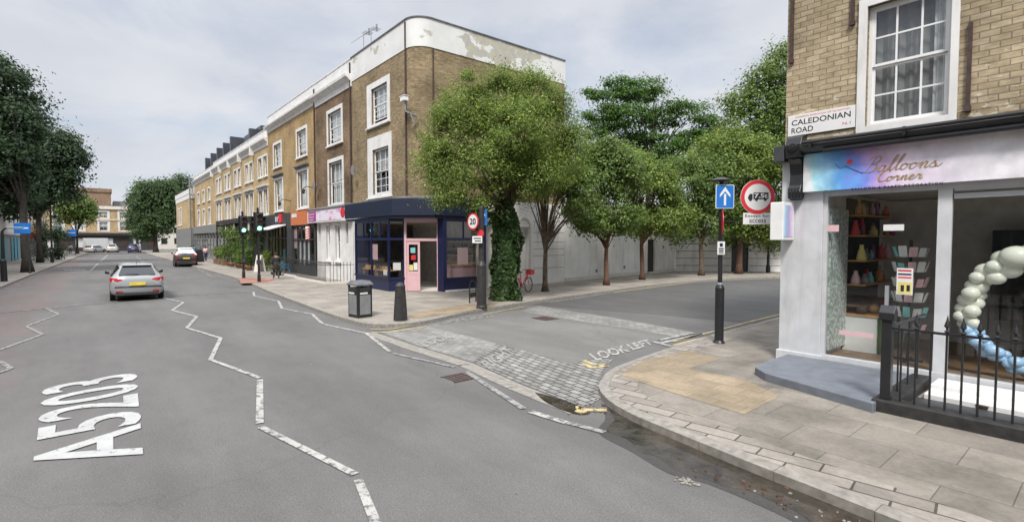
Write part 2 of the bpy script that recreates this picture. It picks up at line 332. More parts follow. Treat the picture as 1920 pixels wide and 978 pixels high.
c = mixc(t, .55, c, hue, 'MULTIPLY')
t.links.new(c, b.inputs['Base Color']); b.inputs['Roughness'].default_value = .35; M['print'] = m
# wet gutter
m, t, b = newmat('gutter water')
t.links.new(ramp(t, noise(t, pos(t), 2.5, 6, .65), [(.35, (.016, .014, .012)), (.7, (.075, .062, .045))]), b.inputs['Base Color'])
t.links.new(ramp(t, noise(t, pos(t), 3.2, 6, .7), [(.45, .05), (.62, .55)]), b.inputs['Roughness']); b.inputs['Specular IOR Level'].default_value = .45; bump(t, b, noise(t, pos(t), 9, 4), .12, .01); M['water'] = m
m, t, b = newmat('bumpy white flowers'); vo = t.nodes.new('ShaderNodeTexVoronoi'); vo.inputs['Scale'].default_value = 14; t.links.new(pos(t), vo.inputs['Vector'])
t.links.new(ramp(t, vo.outputs['Distance'], [(.1, (.75, .8, .78)), (.7, (.3, .36, .33))]), b.inputs['Base Color']); bump(t, b, vo.outputs['Distance'], -1, .04); M['flowers'] = m

# ------------------------------------------------------------------ mesh helpers
class MB:
    def __init__(s): s.v = []; s.f = []
    def quad(s, *p):
        i = len(s.v); s.v += [tuple(q) for q in p]; s.f.append(tuple(range(i, i+len(p)))); return s
    def hexa(s, lo, hi):
        """lo, hi: rings of equal length (bottom, top)"""
        i = len(s.v); n = len(lo); s.v += [tuple(q) for q in lo]+[tuple(q) for q in hi]
        s.f.append(tuple(i+k for k in reversed(range(n)))); s.f.append(tuple(i+n+k for k in range(n)))
        for k in range(n): s.f.append((i+k, i+(k+1) % n, i+n+(k+1) % n, i+n+k))
        return s
    def box(s, x0, x1, y0, y1, z0, z1):
        if x0 > x1: x0, x1 = x1, x0
        if y0 > y1: y0, y1 = y1, y0
        return s.hexa([(x0, y0, z0), (x1, y0, z0), (x1, y1, z0), (x0, y1, z0)], [(x0, y0, z1), (x1, y0, z1), (x1, y1, z1), (x0, y1, z1)])
    def prism(s, poly, z0, z1):
        a = sum(poly[i][0]*poly[(i+1) % len(poly)][1]-poly[(i+1) % len(poly)][0]*poly[i][1] for i in range(len(poly)))
        if a < 0: poly = poly[::-1]
        return s.hexa([(x, y, z0) for x, y in poly], [(x, y, z1) for x, y in poly])
    def extr(s, prof, axis, a0, a1):
        """profile of (p,q) pairs swept along an axis: x -> (y,z), y -> (x,z)"""
        f = (lambda a, p: (a, p[0], p[1])) if axis == 'x' else (lambda a, p: (p[0], a, p[1]))
        return s.hexa([f(a0, p) for p in prof], [f(a1, p) for p in prof])
    def tube(s, pts, r, n=8, cap=True):
        pts = [Vector(p) for p in pts]; rs = r if hasattr(r, '__len__') else [r]*len(pts); i0 = len(s.v)
        for k, p in enumerate(pts):
            d = (pts[min(k+1, len(pts)-1)]-pts[max(k-1, 0)]).normalized()
            a = Vector((0, 0, 1)) if abs(d.z) < .9 else Vector((1, 0, 0))
            u = d.cross(a).normalized(); w_ = d.cross(u)
            for j in range(n):
                an = 2*math.pi*j/n; s.v.append(tuple(p+(u*math.cos(an)+w_*math.sin(an))*rs[k]))
        for k in range(len(pts)-1):
            for j in range(n):
                a, b_ = i0+k*n+j, i0+k*n+(j+1) % n; s.f.append((a, a+n, b_+n, b_))
        if cap: s.f.append(tuple(i0+j for j in range(n))); s.f.append(tuple(i0+(len(pts)-1)*n+j for j in reversed(range(n))))
        return s
    def lathe(s, prof, c=(0, 0, 0), n=16):
        i0 = len(s.v)
        for r, z in prof:
            for j in range(n):
                a = 2*math.pi*j/n; s.v.append((c[0]+r*math.cos(a), c[1]+r*math.sin(a), c[2]+z))
        for k in range(len(prof)-1):
            for j in range(n):
                a, b_ = i0+k*n+j, i0+k*n+(j+1) % n; s.f.append((a, b_, b_+n, a+n))
        s.f.append(tuple(i0+j for j in reversed(range(n)))); s.f.append(tuple(i0+(len(prof)-1)*n+j for j in range(n)))
        return s
    def ball(s, c, r, n=10, m_=7):
        rx, ry, rz = r if hasattr(r, '__len__') else (r, r, r); i0 = len(s.v)
        for k in range(m_+1):
            t_ = math.pi*k/m_
            for j in range(n):
                a = 2*math.pi*j/n; s.v.append((c[0]+rx*math.sin(t_)*math.cos(a), c[1]+ry*math.sin(t_)*math.sin(a), c[2]-rz*math.cos(t_)))
        for k in range(m_):
            for j in range(n):
                a, b_ = i0+k*n+j, i0+k*n+(j+1) % n; s.f.append((a, b_, b_+n, a+n))
        return s
    def disc(s, c, r, axis, th, n=32, r2=None):
        """flat disc along axis vector"""
        ax = Vector(axis).normalized(); up = Vector((0, 0, 1)); u = up.cross(ax).normalized() if abs(ax.z) < .9 else Vector((1, 0, 0)); w_ = ax.cross(u)
        c = Vector(c); ring = [c+(u*math.cos(2*math.pi*j/n)+w_*math.sin(2*math.pi*j/n))*r for j in range(n)]
        return s.hexa([p-ax*0 for p in ring], [p+ax*th for p in ring])
    def single(s):
        """a sheet of glass is one surface: keep the largest face of each box"""
        keep = []
        for k in range(0, len(s.f), 6):
            best = max(s.f[k:k+6], key=lambda f: (Vector(s.v[f[2]])-Vector(s.v[f[0]])).cross(Vector(s.v[f[3]])-Vector(s.v[f[1]])).length); keep.append(best)
        s.f = keep
    def xf(s, fn): s.v = [tuple(fn(*p)) for p in s.v]; return s
    def rot(s, ang, c=(0, 0, 0)):
        ca, sa = math.cos(ang), math.sin(ang)
        return s.xf(lambda x, y, z: (c[0]+(x-c[0])*ca-(y-c[1])*sa, c[1]+(x-c[0])*sa+(y-c[1])*ca, z))
    def build(s, name, mt, parent=None, smooth=False, world=None, bevel=0):
        if mt in ('glass', 'pane'): s.single()
        org = (0, 0, 0)
        if parent is not None: org = ORG.get(parent.name, (0, 0, 0))
        me = bpy.data.meshes.new(name); me.from_pydata([(x-org[0], y-org[1], z-org[2]) for x, y, z in s.v], [], s.f); me.validate(); me.update()
        if mt is not None: me.materials.append(M[mt] if isinstance(mt, str) else mt)
        if smooth: me.polygons.foreach_set('use_smooth', [True]*len(me.polygons))
        o = bpy.data.objects.new(name, me); COL.objects.link(o)
        if parent is not None: o.parent = parent; ORG[o.name] = org
        if bevel:
            bv = o.modifiers.new('edge', 'BEVEL'); bv.width = bevel; bv.segments = 2; bv.limit_method = 'ANGLE'
        return o
ORG = {}
def tag(o, label=None, cat=None, group=None, kind=None):
    for k, v in (('label', label), ('category', cat), ('group', group), ('kind', kind)):
        if v: o[k] = v
    return o
def thing(name, label, cat, loc=(0, 0, 0), rotz=0, group=None, world=False):
    """world=True: the parts are given in world coordinates (rotz must be 0)"""
    o = bpy.data.objects.new(name, None); COL.objects.link(o); o.location = loc; o.rotation_euler.z = rotz; o.empty_display_size = .2
    if world: ORG[o.name] = tuple(loc)
    return tag(o, label, cat, group)
KIDS = {}
def kids(o): return [c for c in bpy.data.objects if c.parent == o]
def copy_tree(o, parent=None):
    c = o.copy(); COL.objects.link(c)
    if parent is not None: c.parent = parent
    for ch in kids(o): copy_tree(ch, c)
    return c
def grid_wall(mb, axis, c, a0, a1, z0, z1, ops, depth=.22):
    """front sheet of a wall with real openings and reveals; axis 'y': faces -y at y=c; axis 'x': faces +x at x=c"""
    A = sorted({a0, a1, *[min(max(o[i], a0), a1) for o in ops for i in (0, 1)]}); Z = sorted({z0, z1, *[min(max(o[i], z0), z1) for o in ops for i in (2, 3)]})
    P = (lambda a, d, z: (a, c+d, z)) if axis == 'y' else (lambda a, d, z: (c-d, a, z))
    for i in range(len(A)-1):
        for j in range(len(Z)-1):
            ca, cz = (A[i]+A[i+1])/2, (Z[j]+Z[j+1])/2
            if any(o[0] < ca < o[1] and o[2] < cz < o[3] for o in ops): continue
            mb.quad(P(A[i], 0, Z[j]), P(A[i+1], 0, Z[j]), P(A[i+1], 0, Z[j+1]), P(A[i], 0, Z[j+1]))
    for o0, o1, p0, p1 in ops:
        mb.quad(P(o0, 0, p0), P(o0, 0, p1), P(o0, depth, p1), P(o0, depth, p0)); mb.quad(P(o1, 0, p0), P(o1, depth, p0), P(o1, depth, p1), P(o1, 0, p1))
        mb.quad(P(o0, 0, p1), P(o1, 0, p1), P(o1, depth, p1), P(o0, depth, p1)); mb.quad(P(o0, 0, p0), P(o0, depth, p0), P(o1, depth, p0), P(o1, 0, p0))
    return mb
def window(root, c, o, sur, cols=3, rows=(2, 2), axis='y', gap=0, blind=1.0, hood=False, sill=True, mt='whitec', surm='white', curt='curtain'):
    a0, a1, z0, z1 = o; s0, s1, t0, t1 = sur
    B = (lambda mb, p0, p1, d0, d1, q0, q1: mb.box(p0, p1, c+d0, c+d1, q0, q1)) if axis == 'y' else (lambda mb, p0, p1, d0, d1, q0, q1: mb.box(c-d1, c-d0, p0, p1, q0, q1))
    mb = MB()
    B(mb, s0, a0, -.035, .02, t0, t1); B(mb, a1, s1, -.035, .02, t0, t1)
    if t1 > z1: B(mb, a0, a1, -.0352, .02, z1, t1)
    if t0 < z0: B(mb, a0, a1, -.0352, .02, t0, z0)
    wn = mb.build('window', surm, root)
    mb = MB(); fw = .055; zm = (z0+z1)/2; bw = .028
    B(mb, a0, a0+fw, .10, .17, z0, z1); B(mb, a1-fw, a1, .10, .17, z0, z1); B(mb, a0+fw, a1-fw, .10, .17, z1-fw, z1); B(mb, a0+fw, a1-fw, .10, .17, z0, z0+fw)
    for k, (q0, q1, d) in enumerate(((z0+fw+gap, zm+gap*.0, .135), (zm, z1-fw, .105))):
        B(mb, a0+fw, a1-fw, d, d+.028, q0, q0+.045); B(mb, a0+fw, a1-fw, d, d+.028, q1-.04, q1)
        B(mb, a0+fw, a0+fw+.04, d+.001, d+.027, q0, q1); B(mb, a1-fw-.04, a1-fw, d+.001, d+.027, q0, q1)
        for i in range(1, cols):
            x = a0+fw+(a1-a0-2*fw)*i/cols; B(mb, x-bw/2, x+bw/2, d+.003, d+.025, q0, q1)
        for j in range(1, rows[k]):
            z = q0+(q1-q0)*j/rows[k]; B(mb, a0+fw, a1-fw, d+.004, d+.024, z-bw/2, z+bw/2)
    mb.build('sash', mt, wn)
    mb = MB(); B(mb, a0+fw, a1-fw, .148, .152, z0+fw+gap, zm); B(mb, a0+fw, a1-fw, .118, .122, zm, z1-fw); mb.build('pane', 'pane', wn)
    if blind > 0:
        mb = MB(); n = 14; zb = z1-(z1-z0)*blind
        for k in range(n):
            x0 = a0+(a1-a0)*k/n; x1 = a0+(a1-a0)*(k+1)/n; d0, d1 = (.24, .28) if k % 2 else (.28, .24)
            if axis == 'y': mb.quad((x0, c+d0, zb), (x1, c+d1, zb), (x1, c+d1, z1), (x0, c+d0, z1))
            else: mb.quad((c-d0, x0, zb), (c-d1, x1, zb), (c-d1, x1, z1), (c-d0, x0, z1))
        mb.build('curtain', curt, wn)
    if sill:
        mb = MB(); B(mb, s0-.04, s1+.04, -.12, .0, t0-.07, t0); mb.build('sill', surm, wn)
    if hood:
        mb = MB(); B(mb, s0-.12, s1+.12, -.25, 0, t1+.12, t1+.22); B(mb, s0-.05, s1+.05, -.14, 0, t1+.03, t1+.12)
        mb.build('hood', 'white' if hood is True else hood, wn)
    return wn
def text_mesh(body, off=0.0, shear=0, spacing=1.0):
    cu = bpy.data.curves.new('t', 'FONT'); cu.body = body; cu.size = 1; cu.offset = off; cu.shear = shear; cu.space_character = spacing; cu.resolution_u = 4
    ob = bpy.data.objects.new('t', cu); COL.objects.link(ob); dg = bpy.context.evaluated_depsgraph_get()
    me = bpy.data.meshes.new_from_object(ob.evaluated_get(dg)); vs = [v.co.copy() for v in me.vertices]; fs = [tuple(p.vertices) for p in me.polygons]
    bpy.data.objects.remove(ob); bpy.data.curves.remove(cu); bpy.data.meshes.remove(me)
    xs = [v.x for v in vs]; ys = [v.y for v in vs]; x0, x1, y0, y1 = min(xs), max(xs), min(ys), max(ys)
    return [((v.x-x0)/(x1-x0), (v.y-y0)/(y1-y0)) for v in vs], fs
def text_quad(body, corners, name, mt, parent=None, off=0.0, shear=0, spacing=1.0):
    """lettering stretched over the quad BL, BR, TR, TL (3D points)"""
    uv, fs = text_mesh(body, off, shear, spacing); BL, BR, TR, TL = [Vector(c) for c in corners]; mb = MB()
    mb.v = [tuple(BL*(1-u)*(1-v)+BR*u*(1-v)+TR*u*v+TL*(1-u)*v) for u, v in uv]; mb.f = fs
    return mb.build(name, mt, parent)
def text_wall(body, x0, x1, z0, z1, y, name, mt, parent, **k):
    return text_quad(body, [(x0, y, z0), (x1, y, z0), (x1, y, z1), (x0, y, z1)], name, mt, parent, **k)

def leaves(cent, nrm, size, name, mt, parent, rng, aspect=.55, droop=0):
    """many leaf-sized folded diamonds; cent, nrm (n,3) world"""
    n = len(cent); nr = nrm/np.maximum(np.linalg.norm(nrm, axis=1)[:, None], .3)+rng.normal(0, .42, (n, 3)); nr /= np.linalg.norm(nr, axis=1)[:, None]+1e-9
    a = rng.normal(0, 1, (n, 3)); a[:, 2] -= droop; tg = a-(a*nr).sum(1)[:, None]*nr; tg /= np.linalg.norm(tg, axis=1)[:, None]+1e-9
    bt = np.cross(nr, tg); sz = (size*rng.uniform(.6, 1.35, n))[:, None]
    v = np.stack([cent-tg*sz*.5, cent+bt*sz*aspect*.5+nr*sz*.08, cent+tg*sz*.5, cent-bt*sz*aspect*.5+nr*sz*.08], 1).reshape(-1, 3)
    if parent is not None: v = v-np.array(ORG.get(parent.name, (0, 0, 0)))
    me = bpy.data.meshes.new(name); me.vertices.add(4*n); me.vertices.foreach_set('co', v.astype(np.float32).ravel())
    me.loops.add(4*n); me.loops.foreach_set('vertex_index', np.arange(4*n, dtype=np.int32))
    me.polygons.add(n); me.polygons.foreach_set('loop_start', np.arange(0, 4*n, 4, dtype=np.int32)); me.polygons.foreach_set('loop_total', np.full(n, 4, np.int32))
    me.update(calc_edges=True); me.validate(); me.materials.append(M[mt])
    o = bpy.data.objects.new(name, me); COL.objects.link(o)
    if parent is not None: o.parent = parent; ORG[o.name] = ORG.get(parent.name, (0, 0, 0))
    return o
def crown_pts(blobs, clumps, per, rc, rng, flat=1.0, lo=.62):
    """blobs: list of (cx,cy,cz,rx,ry,rz); returns leaf centres, outward normals, clump centres"""
    w_ = np.array([b[3]*b[4]+b[4]*b[5] for b in blobs]); w_ = w_/w_.sum(); C_, Nn, K = [], [], []
    arr = np.array(blobs)
    for i in rng.choice(len(blobs), clumps, p=w_):
        b = arr[i]; d = rng.normal(0, 1, 3); d /= np.linalg.norm(d)
        if d[2] < -.5 and rng.random() < .6: d[2] *= -1
        k = b[:3]+d*b[3:]*rng.uniform(lo, 1.02)
        K.append(k); m_ = int(per*rng.uniform(.5, 1.5)); r = rc*rng.uniform(.6, 1.35)
        q = rng.normal(0, .5, (m_, 3)); q[:, 2] *= flat
        C_.append(k+q*r); o = d*.6+np.array([0, 0, .8]); Nn.append(np.tile(o, (m_, 1))+q*.9)
    return np.concatenate(C_), np.concatenate(Nn), np.array(K)
def trunk_mesh(base, top, r0, r1, targets, rng, nlimb, root_parent, mt, fork=None, twig=0):
    mb = MB(); b = Vector(base); t_ = Vector(top); pts = []
    n = 6
    for k in range(n+1):
        f = k/n; p = b.lerp(t_, f); p.x += math.sin(f*3+b.x)*.06*f; p.y += math.cos(f*2.3+b.y)*.06*f; pts.append(p)
    rr = [r0*1.5]+[r0+(r1-r0)*(k/n) for k in range(1, n+1)]
    mb.tube(pts, rr, 10)
    tr = mb.build('trunk', mt, root_parent, smooth=True)
    lb = MB(); idx = rng.choice(len(targets), min(nlimb, len(targets)), replace=False)
    for i in idx:
        e_ = Vector(targets[i]); f = rng.uniform(.72, 1.0); s_ = b.lerp(t_, f)
        mid = s_.lerp(e_, .5); mid.z += (e_-s_).length*.08; mid += Vector(rng.normal(0, .12, 3))
        lb.tube([s_, s_.lerp(mid, .55)+Vector((0, 0, .05)), mid, e_], [r1*.55, r1*.42, r1*.28, r1*.08], 5, cap=False)
        for _ in range(twig):
            q = mid.lerp(e_, rng.uniform(0, .8)); g = q+Vector(rng.normal(0, .5, 3))+Vector((0, 0, .2)); lb.tube([q, g], [r1*.12, .006], 3, cap=False)
    lb.build('limb', mt, root_parent, smooth=True)
    return tr
def tree(label, base, top, r0, r1, blobs, clumps, per, rc, size, leaf, bark='bark', seed=1, nlimb=22, flat=.8, group=None, lo=.62, aspect=.55, twig=0, name='tree', droop=0):
    rng = np.random.default_rng(seed); root = thing(name, label, 'tree', base, world=True, group=group)
    c, n, K = crown_pts(blobs, clumps, per, rc, rng, flat, lo)
    trunk_mesh(base, top, r0, r1, K, rng, nlimb, root, bark, twig=twig)
    leaves(c, n, size, 'crown', leaf, root, rng, aspect, droop); return root

# ================================================================== THE GROUND
def st(o): return tag(o, kind='structure')
st(MB().quad((-900, -900, 0), (900, -900, 0), (900, 900, 0), (-900, 900, 0)).build('road', 'road'))
def sheet(pts, z, name, mt, kind='structure'):
    return tag(MB().quad(*[(x, y, z) for x, y in pts]).build(name, mt), kind=kind)
def smooth_line(pts, n=6):
    """Catmull-Rom through the points"""
    out_ = []
    for i in range(len(pts)-1):
        p0 = pts[max(i-1, 0)]; p1 = pts[i]; p2 = pts[i+1]; p3 = pts[min(i+2, len(pts)-1)]
        for k in range(n):
            t_ = k/n; out_.append(tuple(.5*((2*p1[j])+(-p0[j]+p2[j])*t_+(2*p0[j]-5*p1[j]+4*p2[j]-p3[j])*t_*t_+(-p0[j]+3*p1[j]-3*p2[j]+p3[j])*t_**3) for j in (0, 1)))
    out_.append(pts[-1]); return out_
def offset(line, d):
    res = []
    for i, p in enumerate(line):
        a = line[max(i-1, 0)]; b_ = line[min(i+1, len(line)-1)]; dx, dy = b_[0]-a[0], b_[1]-a[1]; l = math.hypot(dx, dy) or 1
        res.append((p[0]-dy/l*d, p[1]+dx/l*d))
    return res
def ribbon(line, d0, d1, z, name, mt, z1=None):
    line = [p for i, p in enumerate(line) if i == 0 or (Vector(p)-Vector(line[i-1])).length > 1e-3]; a = offset(line, d0); b_ = offset(line, d1); mb = MB()
    for i in range(len(line)-1):
        if z1 is None: mb.quad((*a[i], z), (*a[i+1], z), (*b_[i+1], z), (*b_[i], z))
    return st(mb.build(name, mt))
K1 = smooth_line([(-125, -3.2), (-84, -4.0), (-50, -4.3), (-17.2, -4.4), (-5.6, -5.0), (.2, -5.3), (4.3, -5.45), (6.3, -5.4), (7.05, -5.15), (7.4, -4.5), (7.3, -3.6), (6.7, -2.1), (6.1, .1), (5.45, 3.75), (5.0, 7.25), (4.5, 11), (4.4, 15), (4.9, 20), (6.6, 24.5), (10, 29), (16, 34), (26, 40)])
K2 = smooth_line([(34, 34), (22, 27), (15.5, 20), (13.6, 13), (13.6, 8), (13.75, 5.2), (13.88, 2.66), (13.95, .83), (14.1, -1.1), (14.35, -3), (14.55, -4), (14.95, -4.75), (15.25, -5.12), (15.75, -5.46), (16.4, -5.68), (17.3, -5.82), (18.0, -5.92), (18.76, -6.0), (19.6, -6.1), (20.6, -6.2), (22, -6.33), (24, -6.5), (28, -6.7), (40, -7.0), (60, -7.5)])
K3 = smooth_line([(60, -16.5), (0, -15.6), (-16, -15.13), (-32.6, -14.7), (-78, -13.3), (-110, -12.5), (-125, -16)])
def arc_resample(line, step):
    out_ = [line[0]]; acc = 0
    for i in range(len(line)-1):
        a, b_ = Vector(line[i]), Vector(line[i+1]); l = (b_-a).length; pos_ = step-acc
        while pos_ <= l: out_.append(tuple(a.lerp(b_, pos_/l))); pos_ += step
        acc = (acc+l) % step
    return out_
def kerb(line, side, step=.92, z1=.125):
    """row of kerb stones; side=+1: pavement to the left of the line direction"""
    fine = arc_resample(line, step/3); mb = MB()
    i = 0
    while i+3 < len(fine):
        seg = fine[i:i+4]; a = offset(seg, 0); b_ = offset(seg, side*.165)
        a[0] = tuple(Vector(a[0]).lerp(Vector(a[1]), .02)); b_[0] = tuple(Vector(b_[0]).lerp(Vector(b_[1]), .02))
        dz = rnd.uniform(-.004, .004); a2 = offset(seg, side*.02)
        for k in range(3):
            lo = [(*a[k], -.02), (*a[k+1], -.02), (*b_[k+1], -.02), (*b_[k], -.02)]; h_ = z1+dz
            mb.hexa(lo if side > 0 else lo[::-1], ([(*a[k], h_-.02), (*a[k+1], h_-.02), (*b_[k+1], h_), (*b_[k], h_)] if side > 0 else [(*b_[k], h_), (*b_[k+1], h_), (*a[k+1], h_-.02), (*a[k], h_-.02)]))
        i += 3
    return st(mb.build('kerb', 'granite'))
kerb(K1, 1); kerb(K2, 1); kerb(K3, 1)
st(MB().prism(offset(K1, .15)+[(26, 60), (-125, 60)], -.05, .118).build('pavement', 'york2'))
st(MB().prism(offset(K2, .15)+[(60, 34)], -.05, .118).build('pavement', 'york'))
st(MB().prism(offset(K3, .15)+[(-125, -60), (60, -60)], -.05, .118).build('pavement', 'york2'))
# back verge of each kerb filled with smaller stones and mortar
def px_sheet(pp, z, name, mt): return sheet([G(x, y, z) for x, y in pp], z, name, mt)
M['york3'] = slabs('small edging stones', (.30, .27, .235), .62, .24, .012, (.09, .08, .07), rot=R(-8), vari=.2, stain=.35, b_h=.5)
ribbon([p for p in K2 if 13.9 < p[0] < 23.5 and p[1] < 1], .175, .62, .1215, 'edging_stones', 'york3')
px_sheet([(1160, 702), (1205, 676), (1290, 657), (1352, 672), (1290, 690), (1400, 712), (1462, 742), (1395, 776), (1270, 738)], .1225, 'buff_paving', 'buff')
px_sheet([(775, 597), (850, 587), (925, 574), (935, 566), (850, 573), (762, 588)], .1225, 'buff_paving', 'buff')
px_sheet([(446, 520), (520, 521), (500, 530), (452, 531)], .1225, 'red_paving', 'redtac')
# side street and raised table
sideP = [G(*p) for p in [(1010, 573), (1300, 623)]]
st(MB().prism([(5.9, 1.7), (5.3, 5), (4.9, 9), (4.6, 13), (4.6, 16), (5.2, 20), (7, 24.5), (11, 29.5), (20, 36), (34, 33), (22, 27.2), (15.6, 20.2), (13.5, 13), (13.55, 8), (13.75, 4.1)], -.01, .004).build('side_street', 'side'))
px_sheet([(800, 611), (886, 631.5), (989, 659), (1068, 681.5), (1112, 672), (1190, 652), (1262, 630), (1100, 600), (972, 581), (860, 592)], .004, 'raised_table', 'table')
# setts: near band, worn at its left half, open and deep at its right
px_sheet([(712, 622), (800, 611), (886, 631.5), (930, 643), (886, 678), (783, 647)], .007, 'cobble_band', 'setts2')
px_sheet([(930, 643), (989, 659), (1068, 681.5), (1112, 673), (1150, 672), (1132, 690), (1125, 712), (1128, 745), (1098, 764), (979, 719), (886, 678)], .009, 'cobble_band', 'setts')
px_sheet([(972, 583), (1262, 630), (1300, 622), (1160, 597), (1010, 573)], .009, 'cobble_band', 'setts2')
# smooth granite margin on the road side of the near band
for a, b_ in (((700, 622), (783, 650)), ((783, 650), (886, 681)), ((886, 681), (979, 722)), ((979, 722), (1098, 768))):
    p, q = Vector(G(*a)), Vector(G(*b_)); n_ = Vector((-(q-p).y, (q-p).x)).normalized()*.32
    if n_.y > 0: n_ = -n_
    sheet([p, q, q+n_, p+n_], .008, 'granite_margin', 'granite')
# road markings
def line_mark(a, b_, wd, mt='paintw', z=.013, ends=0):
    p, q = Vector(G(*a)), Vector(G(*b_)); d = (q-p).normalized(); n_ = Vector((-d.y, d.x))*wd/2
    return sheet([p-n_, q-n_, q+n_, p+n_], z, 'road_marking', mt)
def poly_mark(pp, wd, mt='paintw', z=.013):
    P_ = [Vector(G(*p)) for p in pp]; L_ = [];
    for i, p in enumerate(P_):
        a = P_[i-1] if i else None; b_ = P_[i+1] if i+1 < len(P_) else None
        d1 = (p-a).normalized() if a is not None else (b_-p).normalized(); d2 = (b_-p).normalized() if b_ is not None else d1
        n1_, n2_ = Vector((-d1.y, d1.x)), Vector((-d2.y, d2.x)); m_ = (n1_+n2_).normalized(); L_.append(m_*wd/2/max(.35, m_.dot(n1_)))
    mb = MB()
    for i in range(len(P_)-1): mb.quad((*(P_[i]-L_[i]), z), (*(P_[i+1]-L_[i+1]), z), (*(P_[i+1]+L_[i+1]), z), (*(P_[i]+L_[i]), z))
    return st(mb.build('road_marking', mt))
poly_mark([(304, 558), (344, 567), (323, 582), (369, 593.5), (350, 615), (414, 634), (395, 674.5), (488, 709)], .092)
poly_mark([(487.5, 712), (487, 794)], .1); poly_mark([(489, 801), (666, 890)], .092); poly_mark([(672, 900), (716, 1010)], .092)
poly_mark([(475, 547), (477, 555), (522, 564.5), (529, 578.5), (585, 589), (605.5, 608), (687, 625), (730.5, 659.5)], .092)
poly_mark([(738, 663), (852, 688.5)], .092, 'paintw2'); poly_mark([(874, 697), (982, 767)], .105, 'paintw2'); poly_mark([(994, 772), (1062, 793)], .12); poly_mark([(1064, 793), (1134, 811)], .11, 'paintw2')
poly_mark([(-60, 668), (0, 656), (80, 627), (49, 612), (111, 589), (87, 578.5)], .092, 'paintw2')
poly_mark([(0, 677), (20, 691), (-20, 706)], .092, 'paintw2')
poly_mark([(-40, 590), (196, 568)], .14, 'paintw2'); poly_mark([(304, 556), (475, 547)], .12, 'paintw2')
poly_mark([(300, 524), (400, 521)], .2, 'paintw2')
poly_mark([(170, 507), (184, 494)], .12); poly_mark([(188, 490), (203, 477)], .12); poly_mark([(255, 480), (270, 492)], .12, 'paintw2')
for k in range(5): poly_mark([(126+k*8, 508-k*.2), (122+k*8, 504)], .3, 'paintw2')
poly_mark([(368, 502), (382, 509), (377, 511)], .1, 'paintw2'); poly_mark([(386, 512), (396, 518), (404, 520)], .1, 'paintw2')
poly_mark([(25, 532), (40, 536)], .1, 'paintw2')
# double yellow lines following the kerbs
def kerb_px(pp, mt, wd): poly_mark(pp, wd, mt, .016)
for dy in (0, 7): kerb_px([(1466, 588.5+dy), (1400, 605+dy*1.1), (1345, 620+dy*1.1), (1300, 631+dy), (1262, 641+dy)], 'painty', .075)
for dy in (0, 6): kerb_px([(694, 618+dy), (730, 617.5+dy), (765, 612+dy), (800, 606+dy)], 'painty', .075)
for dy in (0, 6): kerb_px([(1094, 676+dy), (1110, 683+dy*1.2), (1140, 686)], 'painty', .1)
kerb_px([(1090, 769), (1138, 770)], 'painty', .12)
for a, b_ in (((1225, 641), (1262, 650)), ((1236, 638), (1300, 624)), ((1240, 643), (1318, 627))): kerb_px([a, b_], 'paintw', .13)
kerb_px([(1030, 567), (1085, 559), (1135, 551)], 'paintw2', .13); kerb_px([(1150, 549), (1230, 538), (1320, 527), (1460, 522)], 'painty', .1)
kerb_px([(905, 590), (940, 583), (985, 575)], 'painty', .08)
def text_road(body, px, mt, z=.015, **k): return st(text_quad(body, [(*G(*p), z) for p in px], 'road_marking', mt, **k))
text_road('A5203', [(271, 852), (257, 697), (80, 727), (57, 894)], 'labelA', off=.012)  # route number of the map overlay, laid on the road as if painted
text_road('LOOK LEFT', [(1119, 677), (1226, 646), (1214, 636), (1103, 664)], 'paintw', off=.03)
text_road('LOOK RIGHT', [(918, 589), (815, 605), (826, 609), (926, 594)][::1], 'paintw2', off=.03)
text_road('LOOK', [(797, 652), (852, 634), (838, 626), (782, 642)], 'paintx', off=.03, z=.02)
text_road('RIGHT', [(918, 694), (968, 662), (946, 650), (900, 680)], 'paintx', off=.03, z=.02)
def crumbs(name, cpx, rx, ry, n, mt, s=.03):
    mb = MB(); cx, cy = G(*cpx)
    for k in range(n):
        x, y = cx+rnd.gauss(0, rx), cy+rnd.gauss(0, ry); a = rnd.random()*6; r = s*rnd.uniform(.4, 1.6)
        mb.hexa([(x+r*math.cos(a+i*1.57), y+r*math.sin(a+i*1.57), .008) for i in range(4)], [(x+r*.7*math.cos(a+i*1.57), y+r*.7*math.sin(a+i*1.57), .014+rnd.random()*.006) for i in range(4)])
    return tag(mb.build(name, mt), kind='stuff')
# gutter water along the near kerb, a small pool by the setts, debris, drain cover
outer = [G(*p) for p in [(1143, 790), (1133, 812), (1190, 843), (1262, 884), (1330, 902), (1420, 938), (1500, 975), (1600, 1030)]]
inner = [p for p in offset(K2, -.004) if p[0] > 15.65 and p[0] < 20.5 and p[1] < -5][::-1]
M['damp'] = asphalt('damp asphalt', (.075, .071, .066))
sheet(offset(smooth_line(outer, 4), -.07)+inner, .004, 'damp_edge', 'damp')
sheet(smooth_line([(x+rnd.uniform(-.05, .05), y+rnd.uniform(.0, .13)) for x, y in arc_resample(outer, .22)], 4)+inner, .006, 'puddle_water', 'water')
crumbs('litter', (1400, 915), .35, .12, 26, 'dry', .018); crumbs('litter', (1560, 978), .3, .12, 22, 'granite', .014)
sheet(smooth_line([G(*p) for p in [(1003, 736), (1040, 745), (1104, 770), (1090, 778), (1050, 768), (1020, 752), (1003, 736)]], 3)[:-1], .0105, 'puddle_water', 'water')
crumbs('litter', (1285, 903), .06, .04, 34, 'granite', .016); crumbs('litter', (1090, 771), .08, .05, 25, 'painty', .03)
crumbs('fallen_leaves', (1130, 760), .25, .3, 40, 'dry', .02)
mb = MB(); c = G(1022, 597); mb.box(c[0]-.35, c[0]+.35, c[1]-.3, c[1]+.3, .004, .012); tag(mb.build('drain_cover', 'rust'), 'square rusty manhole cover in the raised side road table', 'drain cover')
